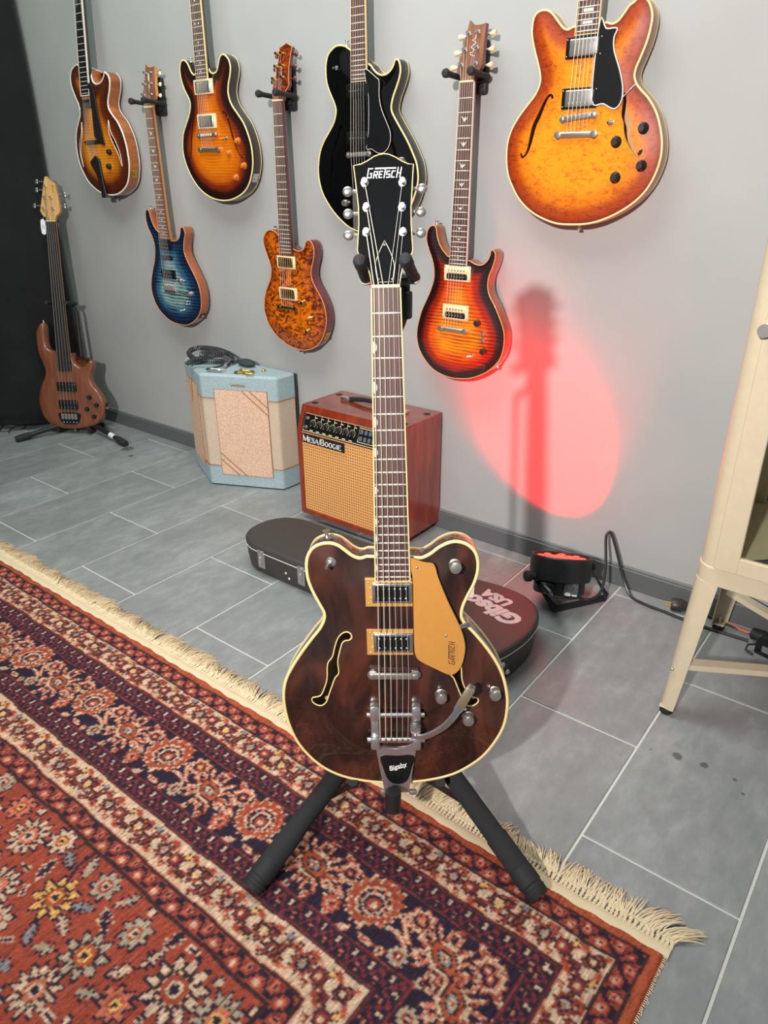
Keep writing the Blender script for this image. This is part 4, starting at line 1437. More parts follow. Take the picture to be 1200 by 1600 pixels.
h, T = headstock(r, [(-24, 6), (-28, 21), (-42, 27), (-51, 45), (-49, 62), (-38, 120), (-30, 164), (-24, 188), (-17, 192), (-9, 188), (1, 175), (14, 168), (25, 163), (28, 146), (37, 98), (44, 54), (41, 38), (23, 23), (18, 6)], .864, 0, .010,
                 wood('pale_ash_face', L(196, 146, 84), L(222, 176, 112), 60, (1, .08, 1), .4, .4), NECK_MAPLE, .015, 6)
ps = []
for px, py, bx, by in ((-.019, .149, -.070, .172), (-.026, .103, -.072, .137), (-.032, .055, -.086, .070), (.004, .102, .060, .116), (.014, .055, .058, .068)):
    ps.append(tuner(h, T, px, py, bx, by, NICKEL, CHROME, 'paddle'))
scribble('maker_script', h, BLACKM, T @ Matrix.Translation((.012, .158, .0001)) @ Matrix.Rotation(-PI / 2 + .12, 4, 'Z'), .04, .009, 8, .0018)
make_strings(r, (-.008, -.002, .0165), (-.003, .866, .0155), ps, (-.008, -.03, .010, .068), 5, .068, .036, [.0012, .0011, .0009, .0008, .0007], plain('bass_string', L(168, 162, 156), .4, .8))
for cy in (.131, .046):
    p = G().rbox((-.008, cy, .008), (.094, .043, .012), .003, 2).build('bass_pickup', BLACK, r)
    for i in range(5):
        for sy in (-.012, .012):
            G().cyl((-.008 + (i - 2) * .0165, cy + sy, .012), (-.008 + (i - 2) * .0165, cy + sy, .0146), .0026, n=8).build('pole_piece', NICKEL, p)
b_ = G().prism(smooth_closed([(-.058, .006), (.040, .008), (.042, -.022), (.030, -.043), (-.008, -.048), (-.045, -.044), (-.060, -.022)], 3), .002, .009, .001).build('bridge', BLACK, r)
for i in range(5):
    G().rbox((-.008 + (i - 2) * .0168, -.010, .012), (.013, .026, .009), .002, 1).build('saddle', NICKEL, b_)
    G().ball((-.008 + (i - 2) * .0168, -.038, .009), .0035, (1, 1, .5), 8, 5).build('anchor_screw', CHROME, b_)
for x, y in ((.101, .084), (.133, .048), (.084, .028), (.116, -.007)):
    knob(r, x, y, dz(x, y), BLACK, 'speed', BLACKM, 1.05)
strap_button(r, (-.107, .420, -.018), (-.05, 1, 0), CHROME)
strap_button(r, (-.003, -.072, -.02), (0, -1, 0), CHROME)
jack_plate(r, o, .03, .042, BLACK, .05, .02)
tg = thing('price_tag', 'white paper price tag tied to the pale bass headstock', 'tag', MB @ Matrix.Translation((-.040, .845, .012)))
G().prism(smooth_closed([(-.010, -.030), (.010, -.032), (.011, .018), (.004, .028), (-.006, .028), (-.011, .018)], 2), -.0004, .0006).build('tag_card', PAPER, tg)
g = G()
for k in range(3):
    g.ribbon([(-.004 + k * .0045, -.012), (-.003 + k * .0045, -.004), (-.0045 + k * .0045, .004)], .0012, .0006, .0008)
g.build('tag_pen_marks', BLACKM, tg)
G().tube([(-.001, .027, 0), (.004, .036, -.002), (.010, .044, -.004)], .0006, 5).build('tag_string', WHITE, tg)


def bar(g, a, b, w, t, up=(0, 0, 1)):
    """flat rectangular bar from a to b"""
    a, b = Vector(a), Vector(b)
    d = (b - a).normalized()
    u = Vector(up)
    s_ = d.cross(u).normalized()
    n = s_.cross(d).normalized()
    vs = [p + s_ * (w / 2 * i) + n * (t / 2 * j) for p in (a, b) for i, j in ((-1, -1), (1, -1), (1, 1), (-1, 1))]
    return g.add(vs, [(0, 1, 2, 3), (7, 6, 5, 4), (0, 4, 5, 1), (1, 5, 6, 2), (2, 6, 7, 3), (3, 7, 4, 0)])


# ================================================================== stand under the brown guitar
def floor_stand():
    base = Vector((-.60, .80, 0))
    s_ = thing('guitar_stand', 'black tripod floor stand with foam-covered legs carrying the brown guitar', 'stand', Matrix.Translation(base))
    w = lambda x, y, z: Vector((x, y, z)) - base
    hub = w(-.698, .926, .191)
    legs = [w(-.717, .530, .021), w(-.310, .823, .021), w(-.855, 1.18, .016)]
    for f in legs:
        d = (f - hub).normalized()
        g = G().lathe([(.015, 0), (.0185, .02), (.0185, .80), (.0205, .81), (.0205, .985), (.018, 1)], 18, hub + d * .01, f - d * .045)
        lg = g.build('leg', FOAM, s_)
        e = f - d * .055
        G().lathe([(.0205, 0), (.0215, .15), (.0215, .55), (.0195, .6), (.0195, .7), (.021, .72), (.0195, .82), (.0205, .84), (.017, 1)], 18, e, f).build('rubber_foot', RUBBER, lg)
    # pole up to the yoke
    top = w(-.755, 1.006, .90)
    pole_dir = (top - hub).normalized()
    low = w(-.681, .902, .03)
    G().cyl(low, hub + pole_dir * .16, .0115, n=16).build('lower_tube', BLACKM, s_)
    G().cyl(hub + pole_dir * .15, top, .0065, n=14).build('upper_pole', plain('dark_grey_tube', L(70, 68, 70), .35, .6), s_)
    G().cyl(hub + pole_dir * .12, hub + pole_dir * .165, .015, n=16).build('height_collar', BLACKM, s_)
    G().rbox(hub, (.05, .05, .045), .012, 3).build('leg_hub', BLACKM, s_)
    col = low + (hub - low).normalized() * .02
    G().lathe([(.019, 0), (.019, 1)], 16, low + (hub - low).normalized() * .008, low + (hub - low).normalized() * .036).build('brace_collar', BLACKM, s_)
    for f, k in zip(legs, (.60, .60, .5)):
        q = hub + (f - hub) * k
        g = G()
        bar(g, col, q, .012, .004)
        g.build('brace', BLACKM, s_)
    # end of the lower tube seen under the body
    G().cyl(w(-.575, .755, .155), w(-.571, .749, .118), .0145, n=16).build('front_tube', BLACKM, s_)
    # two padded supports under the body
    ux, uy, uz = (Vector((MM[0][i], MM[1][i], MM[2][i])) for i in range(3))
    og = MM.translation
    pt = lambda x, y, z: og + ux * x + uy * y + uz * z - base
    G().tube([pt(-.085, -.262, -.075), pt(0, -.262, -.075), pt(.085, -.262, -.075)], .009, 10).build('support_bar', BLACKM, s_)
    G().tube([pt(0, -.262, -.075), pt(0, -.245, -.115)], .010, 10).build('support_joint', BLACKM, s_)
    for sx in (-1, 1):
        G().tube([pt(sx * .08, -.262, -.080), pt(sx * .08, -.2545, -.050), pt(sx * .08, -.2525, -.008), pt(sx * .08, -.238, .0035)], [.009, .0095, .0095, .0095], 10).build('body_support', RUBBER, s_)
    G().tube([pt(.0, -.262, -.075), w(-.573, .752, .14)], .008, 8).build('support_link', BLACKM, s_)
    # yoke that holds the neck
    yk = thing_part = None
    nt = pt(0, .6265 + .020, 0)
    g = G()
    arc = []
    for i in range(15):
        a = PI + PI * i / 14
        arc.append(pt(.0045 + .0375 * math.cos(a), .639, -.046 + .026 * math.sin(a)))
    g.tube(arc, .0085, 10)
    g.tube([pt(.006, .640, -.070), w(-.716, .976, .985), w(-.716, .976, .945), w(-.735, .99, .92), top], .0075, 10)
    yk = g.build('neck_yoke', BLACKM, s_)
    for sx in (-1, 1):
        G().lathe([(.0078, 0), (.0086, .1), (.0082, .25), (.0088, .3), (.0082, .36), (.0088, .42), (.0082, .48), (.0088, .54), (.0084, .6), (.0100, .72), (.0102, .9), (.0082, .97), (.004, 1)], 16,
                  pt(.0045 + sx * .0375, .639, -.046), pt(-.0043 + sx * .0322, .667, .035)).build('neck_arm', RUBBER, yk)
        G().lathe([(.0095, 0), (.0095, 1)], 14, pt(.0045 + sx * .0375, .639, -.044), pt(.004 + sx * .0372, .6404, -.040)).build('arm_ring', NICKEL, yk)
    g = G().rbox(w(-.714, .972, .955), (.020, .018, .045), .004, 2)
    g.build('yoke_clamp', BLACKM, s_)


floor_stand()


# ================================================================== stand under the bass
def bass_stand():
    base = Vector((-3.2, 1.72, 0))
    s_ = thing('guitar_stand', 'low black tubular stand with spread legs carrying the bass', 'stand', Matrix.Translation(base))
    w = lambda x, y, z: Vector((x, y, z)) - base
    ux, uy, uz = (Vector((MB[0][i], MB[1][i], MB[2][i])) for i in range(3))
    og = MB.translation
    pt = lambda x, y, z: og + ux * x + uy * y + uz * z - base
    hub = pt(0, -.062, -.095)
    hub.z = .055
    for i, f in enumerate((w(-3.359, 1.491, .014), w(-2.901, 1.757, .014), w(-3.395, 1.84, .014))):
        d = (f - hub).normalized()
        lg = G().cyl(hub, f - d * .02, .0115, n=12).build('leg', BLACKM, s_)
        G().lathe([(.0155, 0), (.0165, .5), (.0165, .9), (.014, 1)], 14, f - d * .055, f + d * .012).build('rubber_foot', RUBBER, lg)
        if i == 1:
            q = f - d * .085
            G().lathe([(.0122, 0), (.0122, 1)], 12, q - d * .04, q).build('white_sticker', PAPER, lg)
    G().cyl(w(-3.395, 1.715, .012), w(-3.225, 1.86, .012), .010, n=10).build('cross_tube', BLACKM, s_)
    for sx in (-1, 1):
        G().tube([hub, pt(sx * .07, -.088, -.07), pt(sx * .08, -.086, -.03), pt(sx * .08, -.084, .0), pt(sx * .08, -.062, .006)], .0085, 8).build('body_support', RUBBER, s_)
    G().tube([hub, pt(.03, .2, -.085), pt(.03, .47, -.075), pt(.022, .500, -.068), pt(-.01, .512, -.055), pt(-.045, .512, -.050)], .009, 10).build('back_tube', BLACKM, s_)
    G().tube([pt(-.045, .512, -.050), pt(.04, .512, -.050)], .008, 8).build('neck_rest', RUBBER, s_)
    for sx in (-.052, .045):
        G().tube([pt(sx, .512, -.050), pt(sx, .515, .035)], .0085, 8).build('neck_prong', RUBBER, s_)


bass_stand()


# ================================================================== mint and cream vintage amplifier
def weave_mat(name, c1, c2, sc, rough=.75, lines=True):
    m, nt, b = base_mat(name)
    co = objco(nt)
    n = noise(nt, co, sc, 4, .7)
    col = ramp(nt, n, [(.35, c1), (.65, c2)])
    nt.links.new(col, b.inputs['Base Color'])
    b.inputs['Roughness'].default_value = rough
    h = n
    if lines:
        w = nd(nt, 'ShaderNodeTexWave', wave_type='BANDS', bands_direction='Z')
        w.inputs['Scale'].default_value = 90
        w.inputs['Distortion'].default_value = 2.0
        nt.links.new(co, w.inputs[0])
        h = math_n(nt, 'ADD', n, math_n(nt, 'MULTIPLY', w.outputs['Fac'], .6))
        col2 = mixc(nt, math_n(nt, 'MULTIPLY', w.outputs['Fac'], .22), col, c1)
        nt.links.new(col2, b.inputs['Base Color'])
    bump(nt, b, h, .35, .0015)
    return m


MINT = weave_mat('mint_tolex', L(144, 164, 170), L(170, 187, 193), 160)
LINEN = weave_mat('beige_linen', L(190, 166, 146), L(212, 192, 172), 260)
GRILL = weave_mat('flecked_grille_cloth', L(176, 132, 108), L(246, 212, 186), 330, lines=False)
PIPING = plain('gold_brown_cord', L(150, 104, 48), .5)


def mint_amp():
    base = Vector((-2.223, 1.705, 0))
    a = thing('guitar_amplifier', 'mint green and cream vintage amplifier with angled front, standing against the wall', 'amplifier', Matrix.Translation(base))
    H = .458
    fp = [(-2.466, 1.824), (-2.223, 1.705), (-1.941, 1.836), (-1.937, 1.932), (-2.498, 1.932)]
    fp = [(x - base.x, y - base.y) for x, y in fp]
    o = np.array(fp)

    def rounded(o, r):
        out = []
        n = len(o)
        for i in range(n):
            p, a_, b_ = o[i], o[i - 1], o[(i + 1) % n]
            u = (a_ - p) / np.linalg.norm(a_ - p)
            v = (b_ - p) / np.linalg.norm(b_ - p)
            for t in (0, .25, .5, .75, 1):
                q = p + u * r * (1 - t) ** 2 + v * r * t ** 2
                out.append(q)
        return np.array(out)
    ro = rounded(o, .010)
    g = G()
    g.prism(offset(ro, .0015), .084, .366)
    g.build('linen_body', LINEN, a)
    g = G().prism(ro, .364, H, .009)
    g.build('top_cover', MINT, a)
    g = G().prism(ro, .006, .086)
    g.build('bottom_cover', MINT, a)
    G().prism(offset(ro, .004), .0, .008).build('base_plate', BLACKM, a)
    for z in (.364, .086):
        G().tube([(p[0], p[1], z) for p in offset(ro, -.0004)], .0018, 6, True).build('cover_cord', PIPING, a)

    def face(i, j):
        p, q = Vector((*fp[i], 0)), Vector((*fp[j], 0))
        d = (q - p).normalized()
        n = d.cross(Vector((0, 0, 1)))
        if n.y > 0 and abs(n.y) > .2:
            n = -n
        M = Matrix((d, Vector((0, 0, 1)), n)).transposed().to_4x4()
        return Matrix.Translation(p) @ M, (q - p).length
    for (i, j), pan, strips in ((((1, 2)), (.055, .270, .052, .400), [((.168, .400), (.270, .308)), ((.200, .400), (.270, .338)), ((.055, .145), (.160, .052)), ((.055, .118), (.130, .052))]),
                                (((0, 1)), (.030, .212, .060, .398), [((.085, .398), (.110, .30)), ((.13, .398), (.112, .31)), ((.17, .10), (.212, .075))])):
        T, ln = face(i, j)
        x0, x1, z0, z1 = pan
        g = G()
        g.T = T
        g.prism([(x0, z0), (x1, z0), (x1, z1), (x0, z1)], -.004, .0035, .0015)
        pn = g.build('grille_panel', GRILL, a)
        g = G()
        g.T = T
        g.tube([(x0, z0, .002), (x1, z0, .002), (x1, z1, .002), (x0, z1, .002)], .0016, 6, True)
        g.build('grille_cord', PIPING, pn)
        for p, q in strips:
            g = G()
            g.T = T
            g.tube([(p[0], p[1], .0035), (q[0], q[1], .0035)], .0024, 6)
            g.build('diagonal_cord', PIPING, pn)
        if i == 1:
            g = G()
            g.T = T
            r = random.Random(4)
            x = .126
            g.ribbon([(x, .427), (x, .418), (x + .010, .419)], .0016, 0, .0016)
            g.ribbon([(x, .4165), (x + .058, .4145)], .0009, 0, .0014)
            for k in range(8):
                xx = x + .010 + k * .006
                g.ribbon([(xx, .418), (xx + .0015, .4235 + (.003 if k in (0, 3) else 0)), (xx + .0035, .4178), (xx + .006, .4195)], .0013, 0, .0016)
            g.build('script_badge', PIPING, a)
    # dark rubber edge of the back cover on the right
    g = G()
    g.rbox((fp[2][0] + .004, (fp[2][1] + fp[3][1]) / 2 + .048, .24), (.008, .006, .43), .002, 1)
    g.build('back_edge', BLACKM, a)
    return base, H


base_m, H_m = mint_amp()

# coiled cable, plugs, gold parts lying on the mint amplifier
zt = H_m
cb = thing('coiled_cable', 'black coiled guitar cable heaped on the mint amplifier', 'cable', Matrix.Translation((-2.32, 1.82, zt)))
ctrl = [(-2.215, 1.868), (-2.240, 1.905), (-2.300, 1.900), (-2.370, 1.895), (-2.425, 1.870), (-2.430, 1.835), (-2.390, 1.800), (-2.330, 1.795), (-2.345, 1.840), (-2.400, 1.865), (-2.375, 1.880), (-2.300, 1.865),
        (-2.250, 1.850), (-2.245, 1.815), (-2.270, 1.772), (-2.310, 1.745), (-2.345, 1.752), (-2.340, 1.785), (-2.290, 1.83), (-2.220, 1.86)]
zz = [.012, .016, .036, .040, .040, .034, .028, .014, .014, .016, .024, .036, .044, .046, .040, .024, .014, .014, .012, .012]
cp = smooth_open([(x + 2.32, y - 1.82, z) for (x, y), z in zip(ctrl, zz)], 10)
P = np.array(cp)
d = np.linalg.norm(np.diff(P, axis=0), axis=1)
s_ = np.concatenate([[0], np.cumsum(d)])
turns = s_[-1] / .0078
N = int(turns * 9)
ss = np.linspace(0, s_[-1], N)
C3 = np.stack([np.interp(ss, s_, P[:, k]) for k in range(3)], 1)
tg_ = np.gradient(C3, axis=0)
tg_ /= np.linalg.norm(tg_, axis=1)[:, None]
up = np.array((0, 0, 1.0))
sd = np.cross(tg_, up)
sd /= np.linalg.norm(sd, axis=1)[:, None]
nn = np.cross(sd, tg_)
ph = 2 * PI * ss / .0078
H3 = C3 + (sd * np.cos(ph)[:, None] + nn * np.sin(ph)[:, None]) * .0088
H3[:, 2] = np.maximum(H3[:, 2], .0026)
G().tube([tuple(p) for p in H3], .0023, 5).build('coil', plain('black_coil_jacket', L(62, 62, 64), .35), cb)
for (x, y, ang) in ((-2.185, 1.752, .45), (-2.215, 1.835, 2.2)):
    dv = Vector((math.cos(ang), math.sin(ang), 0))
    p = Vector((x + 2.32, y - 1.82, .0095))
    G().lathe([(.004, 0), (.007, .05), (.008, .3), (.008, .75), (.0065, .8), (.0035, .82), (.0035, 1)], 14, p - dv * .035, p + dv * .04).build('jack_plug', CHROME, cb)
G().tube([(.105, .055, .012), (.12, .0, .012), (.108, -.055, .010)], .003, 6).build('cable_lead', BLACKM, cb)
pk = thing('pouch', 'small black pouch behind the coiled cable on the mint amplifier', 'pouch', Matrix.Translation((-2.155, 1.885, zt)))
G().ball((0, 0, .0145), .045, (1, .55, .34), 16, 10).build('pouch_body', plain('dark_grey_cloth', L(48, 54, 54), .8), pk)
for k in range(7):
    a = R.uniform(0, 6.28)
    x, y = -2.105 + (k % 4) * .022, 1.795 + (k // 4) * .030 + R.uniform(-.006, .006)
    lab = ['nearest the plug', 'second from the plug', 'third from the plug', 'farthest right in front', 'behind the pile at the left', 'behind the pile in the middle', 'behind the pile at the right'][k]
    t_ = thing('brass_screw', 'small brass screw on the mint amplifier, ' + lab, 'screw', Matrix.Translation((x, y, zt)), 'loose brass screws on the mint amplifier')
    dv = Vector((math.cos(a), math.sin(a), 0))
    G().lathe([(.0062, 0), (.0062, .12), (.0034, .14), (.0034, .9), (.001, 1)], 10, Vector((0, 0, .0062)) - dv * .014, Vector((0, 0, .0062)) + dv * .016).build('screw_body', GOLDM, t_)
t_ = thing('brass_ferrule', 'single brass ferrule lying apart at the right on the mint amplifier', 'ferrule', Matrix.Translation((-2.045, 1.872, zt)))
G().lathe([(.008, 0), (.008, .5), (.005, .8), (.005, 1)], 14, (0, 0, 0), (0, 0, .010)).build('ferrule_body', GOLDM, t_)


# ================================================================== reddish-brown amplifier with cane front
MESA_WOOD = wood('polished_bubinga', L(112, 38, 22), L(150, 58, 32), 22, (1, 1, .2), .22, .8)
CANE = plain('woven_cane', L(226, 164, 98), .6, grain=.4, gscale=500)


def serif(g, word, x, y, h, w, big):
    S = {'M': [((0, 0), (0, 1), .1), ((0, 1), (.42, .05), .2), ((.42, .05), (.84, 1), .1), ((.84, 1), (.84, 0), .2)],
         'E': [((.06, 0), (.06, 1), .2), ((.0, .96), (.6, .96), .09), ((.0, .04), (.62, .04), .09), ((.06, .52), (.46, .52), .09), ((.6, .98), (.6, .76), .08), ((.62, .02), (.62, .26), .08)],
         'S': [((.56, .78), (.5, .95), .1), ((.5, .95), (.14, .95), .1), ((.14, .95), (.05, .74), .17), ((.05, .74), (.55, .32), .2), ((.55, .32), (.46, .05), .17), ((.46, .05), (.08, .05), .1), ((.08, .05), (.03, .25), .1)],
         'A': [((0, 0), (.38, 1), .09), ((.38, 1), (.76, 0), .2), ((.16, .34), (.6, .34), .08), ((-.08, .03), (.12, .03), .07), ((.62, .03), (.88, .03), .07)],
         '/': [((0, -.1), (.3, 1.08), .1)],
         'B': [((.06, 0), (.06, 1), .2), ((0, .96), (.45, .96), .09), ((.45, .96), (.56, .75), .18), ((.56, .75), (.42, .53), .14), ((0, .53), (.45, .53), .08), ((.45, .53), (.63, .27), .18), ((.63, .27), (.46, .04), .16), ((0, .04), (.48, .04), .09)],
         'O': [((.38, .96), (.1, .78), .13), ((.1, .78), (.06, .5), .2), ((.06, .5), (.1, .22), .2), ((.1, .22), (.38, .04), .13), ((.38, .04), (.66, .22), .13), ((.66, .22), (.7, .5), .2), ((.7, .5), (.66, .78), .2), ((.66, .78), (.38, .96), .13)],
         'G': [((.62, .80), (.38, .96), .1), ((.38, .96), (.1, .78), .13), ((.1, .78), (.06, .5), .2), ((.06, .5), (.1, .22), .2), ((.1, .22), (.38, .04), .13), ((.38, .04), (.64, .12), .1), ((.64, .1), (.64, .44), .18), ((.46, .44), (.76, .44), .08)],
         'I': [((.12, 0), (.12, 1), .2), ((0, .96), (.26, .96), .08), ((0, .04), (.26, .04), .08)]}
    adv = {'M': 1.05, 'E': .76, 'S': .72, 'A': .9, '/': .42, 'B': .78, 'O': .9, 'G': .9, 'I': .4}
    cx_ = x
    for i, ch in enumerate(word):
        k = h * (1 if i in big else .78)
        for p, q, t in S[ch]:
            g.ribbon([(cx_ + p[0] * k * w, y + p[1] * k), (cx_ + q[0] * k * w, y + q[1] * k)], t * k * .95, 0, .0006)
        cx_ += adv[ch] * k * w
    return cx_


def brown_amp():
    x0, x1, yf, yt, yb = -1.713, -1.270, 1.700, 1.734, 1.940
    base = Vector((x0, yf, 0))
    a = thing('guitar_amplifier', 'reddish-brown wooden combo amplifier with woven cane front and black knob panel, behind the brown guitar', 'amplifier', Matrix.Translation(base))
    W, zb, zm, zt_ = x1 - x0, .024, .335, .424
    dy = yt - yf
    D = yb - yf
    # cabinet: side boards, top, bottom, back
    prof = [(0, zb), (0, zm), (dy, zt_), (D, zt_), (D, zb)]
    bw = .017

    def slab(xa, xb, pr, name, inset=.002):
        g = G()
        o = np.array(pr)
        n = len(o)
        if area2(o) < 0:
            o = o[::-1]
        oi = offset(o, inset)
        for xx, oo in ((xa, oi), (xa + inset, o), (xb - inset, o), (xb, oi)):
            g.v += [(xx, p[0], p[1]) for p in oo]
        for k in range(3):
            for i in range(n):
                j = (i + 1) % n
                g.f.append((k * n + i, k * n + j, (k + 1) * n + j, (k + 1) * n + i))
        g.f += [tuple(range(n - 1, -1, -1)), tuple(range(3 * n, 4 * n))]
        bm = g
        return bm.build(name, MESA_WOOD, a)
    slab(0, bw, prof, 'side_board')
    slab(W - bw, W, prof, 'side_board')
    k = (dy) / (zt_ - zm)
    slab(bw - .001, W - bw + .001, [(dy - .0 - k * .024, zt_ - .024), (dy, zt_), (D, zt_), (D, zt_ - .018), (dy + .01, zt_ - .024)], 'top_board', .0008)
    slab(bw - .001, W - bw + .001, [(0, zb), (0, zb + .018), (D, zb + .018), (D, zb)], 'bottom_board', .0008)
    G().box((W / 2, D - .03, (zb + zt_) / 2), (W - 2 * bw, .01, zt_ - zb - .03)).build('back_board', BLACKM, a)
    # cane baffle on the upright part of the front
    zc = .334
    G().box((W / 2, .012, (zb + .017 + zc) / 2), (W - 2 * bw + .002, .008, zc - zb - .017)).build('cane_front', CANE, a)
    g = G()
    nx, nz = 40, 28
    for i in range(nx):
        for j in range(nz):
            x = bw + .010 + i * (W - 2 * bw - .02) / (nx - 1)
            z = zb + .026 + j * (zc - zb - .034) / (nz - 1)
            if x < .205 and z > .292 and x > .02:
                continue
            rr = .00235
            g.add([(x + rr * math.cos(PI / 4 * q), .0079 , z + rr * math.sin(PI / 4 * q)) for q in range(8)] + [(x + rr * math.cos(PI / 4 * q), .0085, z + rr * math.sin(PI / 4 * q)) for q in range(8)],
                  [tuple(range(8))] + [(q, (q + 1) % 8, 8 + (q + 1) % 8, 8 + q) for q in range(8)])
    ho = g.build('cane_holes', plain('dark_hole', L(74, 42, 18), .9), a, 0)
    ho['kind'] = 'stuff'
    FM = Matrix(((1, 0, 0, 0), (0, 0, -1, .0078), (0, 1, 0, 0), (0, 0, 0, 1)))
    g = G()
    g.T = FM
    g.prism([(.022, .298), (.212, .298), (.212, .331), (.022, .331)], 0, .005, .001)
    bd = g.build('maker_badge', BLACK, a)
    g = G()
    g.T = FM @ Matrix.Translation((0, 0, .005))
    serif(g, 'MESA/BOOGIE', .0275, .3035, .0235, 1.06, (0, 5))
    g.build('maker_lettering', WHITE, bd, 0)
    # slanted control panel
    sl = math.atan2(dy, zt_ - zm)
    PM = Matrix.Translation((0, .006, zm + .002)) @ Matrix.Rotation(PI / 2 - sl, 4, 'X')
    ph_ = .068
    g = G()
    g.T = PM
    g.prism([(bw + .002, .0), (W - bw - .002, .0), (W - bw - .002, ph_), (bw + .002, ph_)], -.004, .0)
    pn = g.build('control_panel', BLACK, a)
    g = G()
    g.T = PM
    xa, xb = bw + .005, W - bw - .005
    g.tube([(xa, .004, .0005), (xb, .004, .0005), (xb, ph_ - .004, .0005), (xa, ph_ - .004, .0005)], .0012, 5, True)
    g.build('panel_border', CREAMP, pn)
    for zz_ in (.017, .048):
        g = G()
        g.T = PM
        g.lathe([(.0065, 0), (.0065, .4), (.0042, .5), (.0042, 1)], 12, (bw + .018, zz_, 0), (bw + .018, zz_, .006))
        g.build('input_jack', NICKEL, pn)
    for k_ in range(7):
        cx_ = bw + .046 + k_ * .0292
        g = G()
        g.T = PM
        g.lathe([(.0085, 0), (.0085, .3), (.0068, .4), (.006, 1)], 14, (cx_, .033, 0), (cx_, .033, .013))
        kb = g.build('control_knob', BLACKM, pn)
        g = G()
        g.T = PM
        for q in range(11):
            an = PI * (1.25 - 1.5 * q / 10)
            g.box((cx_ + .0122 * math.cos(an), .033 + .0122 * math.sin(an), .0003), (.0022, .0022, .0008))
        g.box((cx_ - .002, .009, .0003), (.014, .0028, .0008))
        g.box((cx_ + .005, .054, .0003), (.0012, .018, .0008))
        g.box((cx_ + .011, .0545, .0003), (.009, .0022, .0008))
        g.build('dial_marks', CREAMP, pn, 0)
    g = G()
    g.T = PM
    g.tube([(bw + .249, .012, .001), (bw + .345, .012, .001), (bw + .345, .058, .001), (bw + .249, .058, .001)], .0014, 5, True)
    g.build('switch_frame', CREAMP, pn)
    for i in range(5):
        for j in range(2):
            g = G()
            g.T = PM
            g.rbox((bw + .261 + i * .018, .024 + j * .022, .003), (.012, .015, .006), .002, 1)
            g.build('slider_switch', plain('slate_switch', L(86, 94, 104), .4), pn)
    # four recessed corner feet marks on top, strap handle, rubber feet
    for x, y in ((.030, .068), (.030, .195), (W - .030, .068), (W - .030, .195)):
        G().lathe([(.0125, 0), (.0125, .6), (.009, 1)], 18, (x, y, zt_ - .002), (x, y, zt_ + .002)).build('corner_cup', BLACK, a)
        G().lathe([(.013, 0), (.016, 1)], 14, (x, y - .02, 0), (x, y - .02, zb + .001)).build('rubber_foot', RUBBER, a)
    hd = G().tube([(W / 2 + sx * .11, .155, zt_ + zz_) for sx, zz_ in ((-1, .006), (-.8, .010), (-.4, .016), (0, .017), (.4, .016), (.8, .010), (1, .006))], .0085, 8).build('carrying_handle', BLACKM, a)
    for sx in (-1, 1):
        G().rbox((W / 2 + sx * .122, .155, zt_ + .006), (.040, .026, .013), .004, 2).build('handle_cap', CHROME, hd)
    return a


brown_amp()


